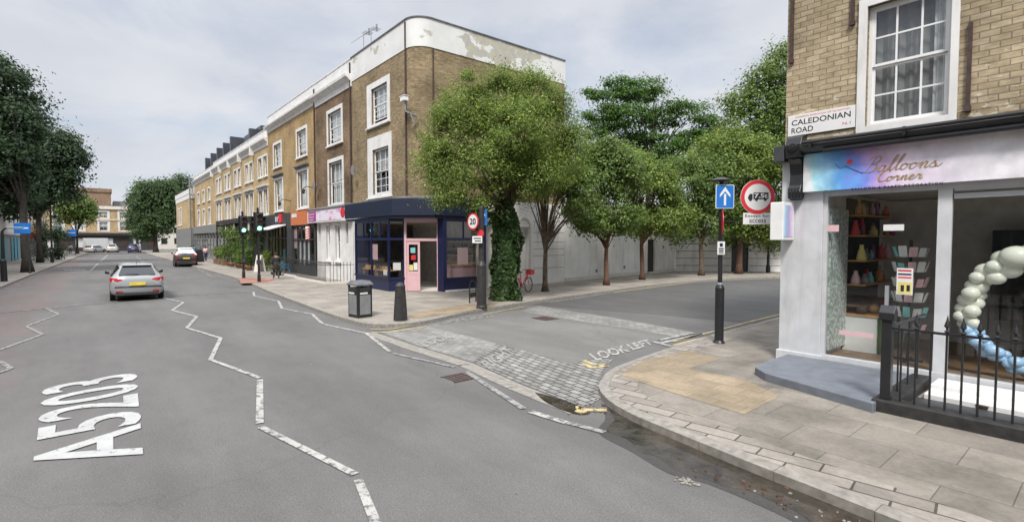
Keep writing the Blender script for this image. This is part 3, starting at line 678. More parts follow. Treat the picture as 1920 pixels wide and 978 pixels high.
c = G(860, 708); mb = MB()
for k in range(5): mb.box(c[0]-.2, c[0]+.2, c[1]-.2+k*.09, c[1]-.15+k*.09, 0, .012)
mb.box(c[0]-.24, c[0]-.2, c[1]-.24, c[1]+.24, 0, .011); mb.box(c[0]+.2, c[0]+.24, c[1]-.24, c[1]+.24, 0, .011)
tag(mb.build('drain_grate', 'rust'), 'small slotted metal grate in the main road beside zigzag paint', 'drain grate')

# sealed trench and joint lines in the tarmac
M['seal'] = mat('bitumen seal', (.085, .082, .078), .6, var=.2, scale=8)

# ================================================================== CORNER BUILDING
cb = thing('corner_building', 'brown brick three storey corner building with peeling white parapet and navy shop', 'building', (-3, 4, 0), world=True)
UP = [(-4.68, -2.82, 8.47, 10.3), (-4.6, -2.73, 4.86, 7.17)]
mb = MB(); grid_wall(mb, 'y', 0, -7.26, -.85, 4.3, 11.31, UP)
arc = [(-.85+.85*math.sin(a), .85-.85*math.cos(a)) for a in [R(9*k) for k in range(11)]]
for i in range(10): mb.quad((*arc[i], 4.3), (*arc[i+1], 4.3), (*arc[i+1], 11.31), (*arc[i], 11.31))
grid_wall(mb, 'x', 0, .85, 9.47, 4.5, 11.31, [(2.45, 3.2, 9.3, 10.4)], depth=.1)
mb.quad((-.1, 2.45, 9.3), (-.1, 3.2, 9.3), (-.1, 3.2, 10.4), (-.1, 2.45, 10.4))
mb.quad((0, 9.47, 0), (-7.26, 9.47, 0), (-7.26, 9.47, 11.31), (0, 9.47, 11.31)); mb.quad((-7.26, 9.47, 0), (-7.26, 0, 0), (-7.26, 0, 11.31), (-7.26, 9.47, 11.31))
mb.build('wall', 'brick_brown', cb)
mb = MB(); path = [(-7.26, -.03)]+[(-.85+.88*math.sin(a), .85-.88*math.cos(a)) for a in [R(9*k) for k in range(11)]]+[(.03, 9.5)]
pin = [(-7.26, .25)]+[(-.85+.6*math.sin(a), .85-.6*math.cos(a)) for a in [R(9*k) for k in range(11)]]+[(-.25, 9.5)]
for i in range(len(path)-1):
    a, b_, c_, d_ = path[i], path[i+1], pin[i+1], pin[i]
    mb.hexa([(*a, 11.31), (*b_, 11.31), (*c_, 11.31), (*d_, 11.31)], [(*a, 12.6), (*b_, 12.6), (*c_, 12.6), (*d_, 12.6)])
pp_ = mb.build('parapet', 'parapet', cb)
mb = MB(); po = [(x-.03 if i == 0 else x, y) for i, (x, y) in enumerate(offset(path, -.05))]
for i in range(len(path)-1):
    a, b_, c_, d_ = po[i], po[i+1], pin[i+1], pin[i]
    mb.hexa([(*a, 12.6), (*b_, 12.6), (*c_, 12.6), (*d_, 12.6)], [(*a, 12.65), (*b_, 12.65), (*c_, 12.65), (*d_, 12.65)])
mb.build('coping', 'lead', pp_)
MB().box(-7.2, -.3, .3, 9.4, 11.4, 11.5).build('roof', 'lead', cb)
MB().box(-3.2, -.6, 7.6, 8.6, 12.3, 12.95).build('roof_hatch', 'fin', cb)
mb = MB(); mb.tube([(-.86, -.05, 4.5), (-.86, -.05, 12.5)], .045); mb.tube([(.03, .9, 4.5), (.03, .9, 11.3)], .03); mb.build('drainpipe', 'rust', cb)
window(cb, 0, UP[0], (-5.22, -2.55, 8.36, 10.6), cols=3, rows=(3, 2), gap=.14, blind=.8)
window(cb, 0, UP[1], (-5.2, -2.42, 4.7, 7.82), cols=3, rows=(3, 2), blind=.45)
# ground floor: rendered side wall with a niche and joints
mb = MB(); grid_wall(mb, 'x', 0.06, 3.3, 9.5, .1, 4.5, [(6.0, 6.78, .3, 3.2)], depth=.28)
ar = [(6.39+.39*math.cos(R(a)), 3.2+.45*math.sin(R(a))) for a in range(0, 181, 18)]
# arched head of the niche
for i in range(10): mb.quad((.0605, *ar[i]), (.0605, *ar[i+1]), (-.22, *ar[i+1]), (-.22, *ar[i]))
mb.quad((-.22, 6.0, .3), (-.22, 6.78, .3), (-.22, 6.78, 3.7), (-.22, 6.0, 3.7))
mb.quad((.06, 3.3, 4.5), (.06, 9.5, 4.5), (-.2, 9.5, 4.5), (-.2, 3.3, 4.5)); mb.quad((.06, 9.5, .1), (-2, 9.5, .1), (-2, 9.5, 4.5), (.06, 9.5, 4.5))
sw = mb.build('side_render', 'offw', cb)
mb = MB()
for z in (.95, 1.63, 2.0, 2.38, 2.9, 3.5): mb.box(.055, .0625, 7.05, 9.45, z, z+.025)
mb.build('render_joint', 'mgrey', sw)
mb = MB()
for i in range(10):
    for r_, s_ in ((1, 1.0), (1, 1.0)): pass
    o0 = [(6.39+.39*k_*math.cos(R(18*i)), 3.2+.45*k_*math.sin(R(18*i))) for k_ in (1, 1.22)]; o1 = [(6.39+.39*k_*math.cos(R(18*(i+1))), 3.2+.45*k_*math.sin(R(18*(i+1)))) for k_ in (1, 1.22)]
    mb.hexa([(.05, *o0[0]), (.05, *o0[1]), (.05, *o1[1]), (.05, *o1[0])], [(.1, *o0[0]), (.1, *o0[1]), (.1, *o1[1]), (.1, *o1[0])])
mb.box(.05, .1, 5.9, 6.0, .12, 3.2); mb.box(.05, .1, 6.78, 6.88, .12, 3.2)
mb.build('niche_surround', 'stucco', sw)
MB().box(.0, .3, 4.0, 5.4, 3.55, 4.2).build('side_window', 'stucco', cb)
# shopfront --------------------------------------------------------
def seg(mb, p0, p1, a0, a1, d0, d1, z0, z1):
    p0, p1 = Vector(p0), Vector(p1); d = (p1-p0).normalized(); n_ = Vector((-d.y, d.x))
    q = [p0+d*a0+n_*d0, p0+d*a1+n_*d0, p0+d*a1+n_*d1, p0+d*a0+n_*d1]
    return mb.hexa([(*v, z0) for v in q], [(*v, z1) for v in q])
A_, B_, C_, D_, E_, F_ = (-5.1, -.82), (-1.2, -.82), (-.84, -.19), (.18, 1.04), (.62, 1.08), (.62, 3.3)
LBC, LCD = (Vector(C_)-Vector(B_)).length, (Vector(D_)-Vector(C_)).length
sf = MB()
for p, q, l in ((A_, B_, 3.9), (B_, C_, LBC), (E_, F_, 2.22)):
    seg(sf, p, q, 0, l, 0, .12, .12, .68); seg(sf, p, q, -.02, l+.02, -.05, .14, .68, .76)
    seg(sf, p, q, 0, l, .0, .10, 3.36, 3.56); seg(sf, p, q, 0, l, .015, .085, 2.5, 2.6)
for a in (0, 1.95, 3.84): seg(sf, A_, B_, a, a+.07, -.01, .09, .76, 3.36)
for a in (.98, 2.92): seg(sf, A_, B_, a, a+.05, .01, .08, 2.6, 3.36)
seg(sf, B_, C_, LBC-.06, LBC, -.01, .09, .76, 3.36)
seg(sf, D_, E_, .0, .45, -.06, .12, .12, 3.56)
seg(sf, E_, F_, 0, .12, -.02, .1, .12, 3.36); seg(sf, E_, F_, 2.1, 2.22, -.02, .1, .12, 3.36); seg(sf, E_, F_, 1.05, 1.1, .0, .08, 2.6, 3.36)
seg(sf, (-5.1, 0), A_, 0, .82, 0, .08, .12, 3.5)
shop = sf.build('shopfront', 'navy', cb)
g_ = MB()
for p, q, l in ((A_, B_, 3.9), (B_, C_, LBC), (E_, F_, 2.22)): seg(g_, p, q, .05, l-.05, .045, .05, .76, 3.4)
seg(g_, C_, D_, .12, LCD-.1, .045, .05, 2.56, 3.3)
g_.build('shop_pane', 'glass', shop)
fb = MB()
fa = [(-6.2, -.92), (-.58, -.92), (.74, .5), (.74, 3.45)]
for i in range(3):
    l = (Vector(fa[i+1])-Vector(fa[i])).length; seg(fb, fa[i], fa[i+1], 0, l, 0, .06, 3.62, 4.38)
fb.prism([(-6.2, -.86), (-.62, -.86), (.68, .53), (.68, 3.45), (-.1, 3.45), (-.9, -.0), (-6.2, 0)], 3.5, 3.6)
fb.build('fascia_board', 'navyd', cb)
ld = MB()
for i in range(3):
    p, q = Vector(fa[i]), Vector(fa[i+1])
    inn = [(-6.2, .0), (-.85, .0), (0, .85), (0, 3.45)]
    ld.hexa([(*(p), 4.38), (*(q), 4.38), (*inn[i+1], 4.46), (*inn[i], 4.46)], [(*p, 4.43), (*q, 4.43), (*inn[i+1], 4.56), (*inn[i], 4.56)])
ld.build('lead_roof', 'lead', cb)
# pink door set
dm = MB(); seg(dm, C_, D_, 0, .1, -.03, .1, .12, 3.5); seg(dm, C_, D_, LCD-.08, LCD, -.03, .1, .12, 3.5)
seg(dm, C_, D_, .1, LCD-.08, -.02, .1, 3.32, 3.5); seg(dm, C_, D_, .1, LCD-.08, -.01, .1, 2.46, 2.58)
df = dm.build('door_frame', 'pink', cb)
dl = MB(); seg(dl, C_, D_, .1, .2, .02, .07, .14, 2.46); seg(dl, C_, D_, .62, .72, .02, .07, .14, 2.46); seg(dl, C_, D_, .2, .62, .02, .07, 2.3, 2.46); seg(dl, C_, D_, .2, .62, .02, .07, .9, 1.05); seg(dl, C_, D_, .2, .62, .03, .06, .14, .9); seg(dl, C_, D_, .25, .57, .025, .03, .25, .8)
dl.build('door_leaf', 'pink', df)
dg = MB(); seg(dg, C_, D_, .2, .62, .04, .045, 1.05, 2.3); dg.build('door_pane', 'glass', df)
for nm, a0, a1, z0, z1, mt_ in (('paper_notice', .28, .5, 1.9, 2.15, 'tealp'), ('heart_poster', .3, .52, 1.58, 1.8, 'red'), ('yellow_notice', .21, .4, 1.08, 1.35, 'yellowp'), ('pale_notice', .42, .6, 1.1, 1.45, 'signw')):
    q = MB(); seg(q, C_, D_, a0, a1, .035, .038, z0, z1); q.build(nm, mt_, df)
MB().box(-7.2, .3, 3.7, 3.8, .1, 3.6).build('back_wall', 'roomd', cb)
MB().prism([(-7.2, .02), (-5.08, -.7), (-1.25, -.7), (-.9, -.15), (.1, 1.0), (.55, 1.2), (.5, 3.3), (0, 5.2), (-7.2, 5.2)], .1, .145).build('shop_floor', 'stucco', cb)
MB().prism([(-7.2, .02), (-5.08, -.7), (-1.25, -.7), (-.9, -.15), (.1, 1.0), (.55, 1.2), (.5, 3.3), (0, 5.2), (-7.2, 5.2)], 3.44, 3.49).build('shop_ceiling', 'roomd', cb)
MB().box(-7.26, -5.11, -.02, .1, .1, 4.35).build('pilaster', 'white', cb)
MB().box(-.05, .62, 3.32, 3.42, .1, 4.35).build('end_panel', 'stucco', cb)
MB().box(.64, .72, 1.1, 3.42, .12, .19).build('plinth_strip', 'white', cb)
# posters in the windows
for nm, x0, x1, z0, z1, mt_ in (('pink_poster', -3.3, -2.5, 1.55, 2.3, 'pink'), ('small_notice', -1.9, -1.5, .85, 1.1, 'signw')):
    q = MB().box(x0, x1, -.755, -.75, z0, z1); q.build(nm, mt_, shop)
q = MB(); seg(q, E_, F_, .75, 1.35, .06, .064, 1.35, 2.15); q.build('pink_poster', 'pink', shop)
q = MB(); seg(q, B_, C_, .2, .55, .055, .06, 1.1, 1.45); q.build('pale_notice', 'signw', shop)
text_quad('THE SHOP', [(-1.18, -.7, 2.2), (-.9, -.22, 2.2), (-.9, -.22, 2.3), (-1.18, -.7, 2.3)], 'window_lettering', 'signblk', shop) if False else None
# CCTV-like camera on its bracket
cc = thing('security_camera', 'white box security camera on a long bracket at the rounded brick corner', 'camera', (-.3, -.35, 8.5), world=True)
mb = MB(); mb.box(-.55, -.15, -.5, -.28, 8.75, 8.95); mb.box(-.6, -.12, -.52, -.26, 8.95, 8.98); mb.build('housing', 'whitec', cc, bevel=.01)
MB().box(-.56, -.551, -.46, -.32, 8.79, 8.92).build('lens', 'black', cc)
mb = MB(); mb.tube([(-.3, -.36, 8.75), (-.3, -.36, 8.3), (-.1, -.3, 8.2), (-.1, .1, 8.1)], .045, 8); mb.tube([(-.05, -.25, 8.2), (.05, -.1, 7.7), (0, .1, 7.6)], .03, 8); mb.build('bracket', 'mgrey', cc)
# aerials on the roof
for i, (x, lab) in enumerate(((-6.9, 'tall television aerial with long boom on corner building roof'), (-5.9, 'shorter television aerial nearer the corner on the same roof'))):
    a = thing('television_aerial', lab, 'aerial', (x, .6, 11.5), world=True, group='television aerials')
    zt = 14.0 if i == 0 else 13.9; mb = MB(); mb.tube([(x, .6, 11.5), (x-.1, .6, zt)], .018, 5); mb.build('mast', 'mgrey', a)
    mb = MB(); L0 = 1.5 if i == 0 else .6; mb.tube([(x-L0, .45, zt-.12), (x+.5, .7, zt+.02)], .012, 4)
    for k in range(7):
        q = x+.45-k*.08; mb.tube([(q, .45, zt), (q, .95, zt)], .008, 4)
    mb.tube([(x+.4, .7, zt-.15), (x+.4, .7, zt+.2)], .05, 4); mb.build('antenna', 'mgrey', a)
# inside the corner shop
def shelf_unit(label, x0, x1, y0, y1, zs, name='shelf_unit', mt_='mgrey', loc=None, sides=True):
    t_ = thing(name, label, 'shelves', ((x0+x1)/2, (y0+y1)/2, zs[0]), world=True)
    for z in zs: MB().box(x0, x1, y0, y1, z, z+.03).build('shelf', mt_, t_)
    if sides: MB().box(x0, x0+.03, y0, y1, zs[0]-.3, zs[-1]+.3).build('side_panel', mt_, t_)
    return t_
su = shelf_unit('white wall shelves of small goods behind the pink doorway', -3.6, -.4, 3.25, 3.68, (1.0, 1.35, 1.7, 2.05, 2.4), mt_='whitec', sides=False)
for z in (1.0, 1.35, 1.7, 2.05, 2.4):
    x = -3.5
    while x < -.5: hh = rnd.uniform(.08, .22); MB().box(x, x+.12, 3.3, 3.42, z+.03, z+.03+hh).build('goods', rnd.choice(['dgrey', 'dgrey', 'terra', 'mgrey']), su); x += rnd.uniform(.2, .34)
for i, (x, y, lab) in enumerate(((-4.2, -.35, 'light wooden display shelf in the front shop window left of mullion'), (-2.6, -.35, 'light wooden display shelf beside the pink window poster'))):
    dsp = thing('display_shelf', lab, 'shelf', (x, y, .2), world=True, group='window display shelves')
    MB().box(x-.75, x+.75, y-.15, y+.25, 1.0, 1.06).build('shelf', 'woodl', dsp)
    [MB().box(x+k-.02, x+k+.02, y-.1, y-.06, .145, 1.0).build('leg', 'woodl', dsp) for k in (-.7, .7)]
    [MB().lathe([(.04, 0), (.045, .1), (.02, .14), (.02, .17)], (x-.6+k*.17, y, 1.06), 8).build('jar', 'woodl', dsp) for k in range(8)]
ct = thing('wooden_counter', 'wooden topped counter behind the side shop window', 'counter', (-.6, 2.9, .145), world=True)
MB().box(-1.1, -.15, 1.9, 4.2, .145, 1.25).build('front_panel', 'pink', ct); MB().box(-1.15, -.1, 1.85, 4.25, 1.25, 1.33).build('top', 'woodl', ct)
def stool(label, x, y, mt_='navy'):
    t_ = thing('cafe_chair', label, 'chair', (x, y, .145), world=True)
    MB().box(x-.2, x+.2, y-.2, y+.2, .6, .64).build('seat', mt_, t_, bevel=.01)
    MB().box(x-.2, x+.2, y+.16, y+.2, .64, 1.05).build('backrest', mt_, t_, bevel=.01)
    for sx in (-1, 1):
        for sy in (-1, 1): MB().tube([(x+sx*.14, y+sy*.14, .6), (x+sx*.22, y+sy*.22, .145)], .015, 6).build('leg', 'woodl', t_)
stool('dark blue chair standing inside the open pink doorway', -.9, 2.2)

# ================================================================== GARDEN WALLS OF THE SIDE STREET
gw = thing('side_wall', 'plain white painted wall with black door beyond the banded corner building', 'wall', (-.8, 16, .1), world=True)
P0, P1 = (-.02, 9.6), (-1.45, 23.0); Lw = (Vector(P1)-Vector(P0)).length
dpos = 9.35
mb = MB()
for a0, a1, z0 in ((0, dpos, .05), (dpos, dpos+1.0, 2.55), (dpos+1.0, Lw, .05)): seg(mb, P0, P1, a0, a1, 0, .3, z0, 4.0)
mb.build('wall', 'offw', gw); mb = MB(); seg(mb, P0, P1, 0, Lw, -.04, .34, 4.0, 4.1); mb.build('coping', 'lead', gw)
mb = MB(); seg(mb, P0, P1, dpos, dpos+1, .12, .18, .2, 2.55); mb.build('door', 'black', gw)
mb = MB(); seg(mb, P0, P1, dpos-.1, dpos+1.1, -.3, .1, .1, .24); mb.build('step', 'stucco', gw)
mb = MB(); mb.tube([(-.75, 0, 0), (-.75, 0, 0.01)], .01) if False else None
mb = MB(); seg(mb, P0, P1, 12.6, 12.7, -.08, -.01, .2, 3.6); mb.build('drainpipe', 'offw', gw)
for a_, z_ in ((1.2, 2.7), (3.0, .5), (6.2, .6), (11.5, 1.9)):
    mb = MB(); seg(mb, P0, P1, a_, a_+.24, -.012, .0, z_, z_+.2); mb.build('air_brick', 'mgrey', gw)
mb = MB(); seg(mb, P0, P1, 0, dpos-.1, -.03, 0, .05, .34); seg(mb, P0, P1, dpos+1.1, Lw, -.03, 0, .05, .34); mb.build('plinth', 'stucco', gw)
bw_ = thing('banded_wall', 'white garden wall with dark horizontal joints at the street bend', 'wall', (2, 27, .1), world=True)
P0, P1 = (-1.45, 23.05), (11, 35.5); Lw = (Vector(P1)-Vector(P0)).length
mb = MB(); seg(mb, P0, P1, 0, 4.15, 0, .35, .05, 3.3); seg(mb, P0, P1, 5.4, Lw, 0, .35, .05, 3.3); seg(mb, P0, P1, 4.15, 5.4, 0, .35, 2.55, 3.3); mb.build('wall', 'offw', bw_)
mb = MB()
for z in (.55, 1.1, 1.65, 2.2, 2.75):
    seg(mb, P0, P1, 0, 4.1, -.004, .01, z, z+.035); seg(mb, P0, P1, 5.45, Lw, -.004, .01, z, z+.035)
mb.build('wall_joint', 'dgrey', bw_); mb = MB(); seg(mb, P0, P1, 0, Lw, -.05, .4, 3.3, 3.42); mb.build('coping', 'lead', bw_)
mb = MB(); seg(mb, P0, P1, 4.15, 5.4, .15, .2, .1, 2.55); mb.build('gate', 'dgrey', bw_)

# ================================================================== TERRACE
def cornice(mb, x0, x1, zl, zh, big=True):
    """moulded white band between zl and zh"""
    h_ = zh-zl; prof = [(.0, zl), (-.06, zl), (-.07, zl+h_*.45), (-.12, zl+h_*.5), (-.28, zl+h_*.72), (-.36, zl+h_*.78), (-.38, zh), (0, zh+.03)]
    mb.extr(prof, 'x', x0, x1)
def house(label, x0, x1, ztop, zc, parapet, mt_, wins, zg=4.3, lab2=None, group='terraced houses with shops below', front=0, depth=9.3):
    h_ = thing('terraced_house', label, 'house', ((x0+x1)/2, 4, 0), world=True, group=group)
    mb = MB(); grid_wall(mb, 'y', front, x0, x1, zg, ztop, [w_[0] for w_ in wins])
    mb.quad((x1, front, 0), (x1, depth, 0), (x1, depth, ztop), (x1, front, ztop)); mb.quad((x0, depth, 0), (x0, front, 0), (x0, front, ztop), (x0, depth, ztop)); mb.quad((x1, depth, 0), (x0, depth, 0), (x0, depth, ztop), (x1, depth, ztop))
    mb.build('wall', mt_, h_)
    mb = MB(); cornice(mb, x0, x1, zc[0], zc[1]); mb.build('cornice', 'white', h_)
    mb = MB(); mb.box(x0, x1, front-.02, front+.3, zc[1]+.03, parapet); mb.box(x0, x1, front-.06, front+.34, parapet, parapet+.05); mb.build('parapet', 'white', h_)
    MB().box(x0, x1, front+.3, depth, ztop-.5, ztop-.4).build('roof', 'lead', h_)
    for o, s_, kw in wins: window(h_, front, o, s_, **kw)
    return h_
def W(xc, w_, z0, z1, sw=.2, **kw):
    return ((xc-w_/2+sw, xc+w_/2-sw, z0+.1, z1-sw), (xc-w_/2, xc+w_/2, z0, z1), kw)
h2 = house('sooty brick terraced house above the white shop with purple sign', -13.3, -7.26, 11.75, (11.08, 11.75), 12.6, 'brick_dark', [W(-9.95, 2.6, 8.25, 10.45, .22, cols=2, gap=.25, blind=.9), W(-9.9, 2.6, 4.58, 7.45, .22, cols=3, rows=(1, 1), blind=1)])
MB().tube([(-7.4, -.06, 4.5), (-7.4, -.06, 12.4)], .05).build('drainpipe', 'rust', h2)
h3 = house('yellow brick terraced house above the orange shop sign', -19.2, -13.3, 11.75, (11.3, 11.75), 12.62, 'brick_yellow', [W(-16.25, 2.45, 8.28, 10.35, cols=2, blind=.8), W(-16.15, 2.5, 4.7, 7.5, cols=2, rows=(1, 1), hood='lead')])
MB().tube([(-13.42, -.06, 4.5), (-13.42, -.06, 12.3)], .05).build('drainpipe', 'rust', h3)
h4 = house('yellow brick terraced house above the dark grey shop', -25.06, -19.2, 11.75, (11.3, 11.75), 12.62, 'brick_yellow', [W(-22.3, 2.4, 8.22, 10.25, cols=2, blind=1), W(-22.1, 2.45, 4.75, 7.45, cols=2, rows=(1, 1), hood='lead')])
PIT = 4.99
labs = ['golden brick house with paired windows just beyond the dark grey shop', 'second golden brick paired window house beyond the dark grey shop', 'middle house of the five golden brick ones with paired windows', 'fourth golden brick paired window house counting from the dark grey shop', 'last golden brick paired window house before the plainer end block']
for k in range(5):
    x1 = -25.06-PIT*k; x0 = x1-PIT
    wl = []
    for xc in (x1-3.05+.35, x1-.95): wl += [W(xc, 1.5, 7.88, 9.75, .16, cols=2, rows=(1, 1)), W(xc, 1.5, 4.62, 6.95, .16, cols=2, rows=(1, 1), hood=True)]
    hh = house(labs[k], x0, x1, 10.95, (10.35, 11.0), 11.75, 'brick_gold', wl, group='five golden brick terraced houses')
    for fx_, fz_ in ((-65, 14.4), (-60.5, 14.5), (-56, 14.6), (-51.8, 14.65), (-47.5, 14.75), (-38, 14.1)):
        if x0-.3 <= fx_ < x1-.3: MB().box(fx_-.25, fx_+.25, 1.4, 5.5, 10.6, fz_).build('party_wall_stack', 'fin', hh)
    mb = MB(); mb.box(x0+.1, x0+.3, -.4, -.05, 10.1, 10.9); mb.build('corbel', 'white', hh)
eb = house('plain golden brick end block with three windows above the hoarding', -65.3, -50.01, 10.95, (10.3, 10.9), 11.5, 'brick_gold', [W(-53.4-k*4.2, 1.9, z0, z1, .2, cols=2, rows=(1, 1)) for k in range(3) for z0, z1 in ((7.5, 9.2), (4.5, 6.7))], group='end of terrace')
for fx_, fz_ in ((-65, 14.4), (-60.5, 14.5), (-56, 14.6), (-51.8, 14.65)): MB().box(fx_-.25, fx_+.25, 1.4, 5.5, 10.6, fz_).build('party_wall_stack', 'fin', eb)
MB().box(-44, -36.5, 2.2, 6.5, 10.6, 14.3).build('roof_extension', 'fin', [o for o in bpy.data.objects if o.get('label') == labs[2]][0])
# low corner building at the far end
fe = thing('corner_pavilion', 'small yellow brick building with white cornice at far end of terrace', 'building', (-74, 4, 0), world=True)
mb = MB(); grid_wall(mb, 'y', -.4, -83, -66.6, 4.3, 8.7, [(-80.5, -79.2, 5, 7.6), (-77.6, -76.3, 5, 7.6)]); mb.quad((-66.6, -.4, 0), (-66.6, 9, 0), (-66.6, 9, 8.7), (-66.6, -.4, 8.7)); mb.build('wall', 'brick_gold', fe)
mb = MB(); mb.box(-83, -66.5, -.5, 9, .1, 4.3); mb.build('ground_floor', 'mgrey', fe)
mb = MB(); cornice(mb, -83.3, -66.3, 8.6, 9.3); mb.box(-83.2, -66.4, -.5, 9, 9.3, 10.0); mb.box(-83.0, -66.5, -.45, 9, 8.6, 9.3); mb.build('cornice', 'white', fe)
for xc in (-79.85, -76.95): window(fe, -.4, (xc-.65, xc+.65, 5, 7.6), (xc-.9, xc+.9, 4.9, 7.8), cols=2, rows=(1, 1))
tag(MB().tube([(-66.0, -.5, .1), (-66.0, -.5, 12.0)], .09, 8).build('steel_pipe', 'mgrey'), 'tall grey steel pipe between end block and small corner building', 'pipe')

# ---- shops along the terrace (each a thing in front of its house)
s2 = thing('white_shopfront', 'white stucco ground floor with tall windows under a purple and pink sign', 'shopfront', (-10.2, 0, .1), world=True)
mb = MB(); ops = [(-13.0, -12.6, 2.3, 3.5), (-11.5, -10.85, 1.3, 3.4), (-9.95, -9.2, 1.3, 3.4), (-8.4, -8.0, 2.3, 3.5)]; grid_wall(mb, 'y', -.03, -13.3, -7.27, .1, 3.7, ops, .15); mb.build('wall', 'white', s2)
for o in ops[1:3]:
    window(s2, -.03, o, (o[0]-.08, o[1]+.08, o[2]-.08, o[3]+.08), cols=1, rows=(1, 1), blind=.0)
MB().box(-13.25, -7.3, .3, .35, .1, 3.7).build('inner_wall', 'roomd', s2)
mb = MB(); [mb.box(o[0], o[1], .1, .12, o[2], o[3]) for o in (ops[0], ops[3])]; mb.build('vent', 'dgrey', s2)
MB().box(-9.6, -9.3, .09, .1, 1.4, 2.2).build('poster', 'bluebal', s2); MB().box(-9.6, -9.3, .09, .1, 2.25, 2.5).build('small_poster', 'woodl', s2)
mb = MB(); mb.box(-14.2, -7.25, -.34, -.05, 3.62, 4.42); sg = mb.build('sign_board', 'whitec', s2)
MB().box(-13.95, -12.5, -.36, -.341, 3.7, 4.32).build('purple_panel', 'purple', sg)
m, t, b = newmat('cake shop print'); t.links.new(ramp(t, noise(t, pos(t), 1.6, 4), [(.38, (.70, .68, .78)), (.5, (.76, .70, .76)), (.6, (.62, .28, .5))]), b.inputs['Base Color']); M['print2'] = m
MB().box(-12.4, -8.2, -.36, -.341, 3.7, 4.32).build('printed_panel', 'print2', sg)
mb = MB(); mb.disc((-7.95, -.36, 4.1), .3, (0, -1, 0), .01); mb.build('round_logo', 'red', sg)
for k in range(3): text_wall(('CAKES', 'COFFEE', 'TEA')[k], -13.8, -12.7, 4.14-k*.17, 4.25-k*.17, -.365, 'sign_lettering', 'signw', sg) if False else MB().box(-13.8, -12.75-.1*k, -.365, -.361, 4.13-k*.18, 4.2-k*.18).build('sign_lettering', 'pink', sg)
mb = MB(); mb.hexa([(-14.2, -.4, 4.42), (-7.2, -.4, 4.42), (-7.2, 0, 4.5), (-14.2, 0, 4.5)], [(-14.2, -.4, 4.47), (-7.2, -.4, 4.47), (-7.2, 0, 4.62), (-14.2, 0, 4.62)]); mb.build('lead_roof', 'lead', s2)
s3 = thing('orange_shopfront', 'shopfront with orange sign board and striped barber pole', 'shopfront', (-16, 0, .1), world=True)
MB().box(-18.0, -14.25, -.32, -.05, 3.55, 4.5).build('sign_board', 'orange', s3)
MB().box(-17.7, -16.6, -.34, -.321, 4.1, 4.36).build('sign_plate', 'signw', s3)
MB().box(-19.15, -18.0, -.3, -.05, .1, 4.5).build('pilaster', 'dgrey', s3)
mb = MB()
for x in (-18.0, -17.0, -16.1, -15.2, -14.3, -13.4): mb.box(x, x+.09, -.2, -.1, .1, 3.55)
mb.box(-18, -13.3, -.2, -.1, 2.5, 2.6); mb.box(-18, -13.3, -.21, -.1, .1, .75); mb.box(-18, -13.3, -.2, -.1, 3.42, 3.55); fr = mb.build('window_frame', 'dgrey', s3)
MB().box(-18, -13.3, -.15, -.145, .75, 3.45).build('shop_pane', 'pane', fr)
mb = MB(); [mb.box(x+.15, x+.8, -.08, -.06, .9, 2.45) for x in (-17.0, -16.1, -15.2)]; mb.build('window_blind', 'curtain', fr)
MB().box(-18, -17.1, -.12, -.1, 1.9, 3.3).build('pink_poster', 'pink', fr)
MB().box(-19.1, -13.35, 2, 2.1, .1, 4.4).build('back_wall', 'roomd', s3)
mb = MB().tube([(-13.7, -.5, 2.55), (-13.7, -.5, 3.4)], .14, 12); bp = mb.build('barber_pole', 'signw', s3)
mb = MB()
for k in range(5): mb.tube([(-13.7+.15*math.cos(a), -.5+.15*math.sin(a), 2.6+k*.16+a*.04) for a in [i*.5 for i in range(-6, 3)]], .025, 4)
mb.build('red_stripe', 'red', bp)
s4 = thing('dark_shopfront', 'dark grey shopfront with red and white sign and open white awning', 'shopfront', (-22, 0, .1), world=True)
MB().box(-25.0, -19.16, -.32, -.05, 3.5, 4.52).build('sign_board', 'dgrey', s4)
text_wall('BYT', -22.0, -20.75, 3.92, 4.3, -.335, 'sign_lettering', 'signw', s4, off=.03)
MB().box(-20.75, -20.1, -.42, -.33, 3.85, 4.5).build('red_panel', 'red', s4)
mb = MB(); mb.hexa([(-22.6, -1.5, 3.25), (-19.2, -1.5, 3.25), (-19.2, -.33, 3.6), (-22.6, -.33, 3.6)], [(-22.6, -1.5, 3.33), (-19.2, -1.5, 3.33), (-19.2, -.33, 3.68), (-22.6, -.33, 3.68)]); mb.build('awning', 'whitec', s4)
mb = MB(); [mb.box(x, x+.12, -.2, -.1, .1, 3.5) for x in (-25, -23.8, -22.9, -22.0, -21.0, -20.0, -19.4)]; mb.box(-25, -19.2, -.2, -.1, 2.6, 2.7); mb.box(-25, -22.9, -.2, -.1, .1, .8); fr = mb.build('window_frame', 'black', s4)
MB().box(-25, -19.2, -.14, -.135, .1, 3.5).build('shop_pane', 'pane', fr)
MB().box(-25, -19.2, 1.5, 1.6, .1, 4.4).build('back_wall', 'roomd', s4); MB().box(-20.9, -20.3, -.12, -.1, .6, 1.8).build('blue_poster', 'turq', fr)
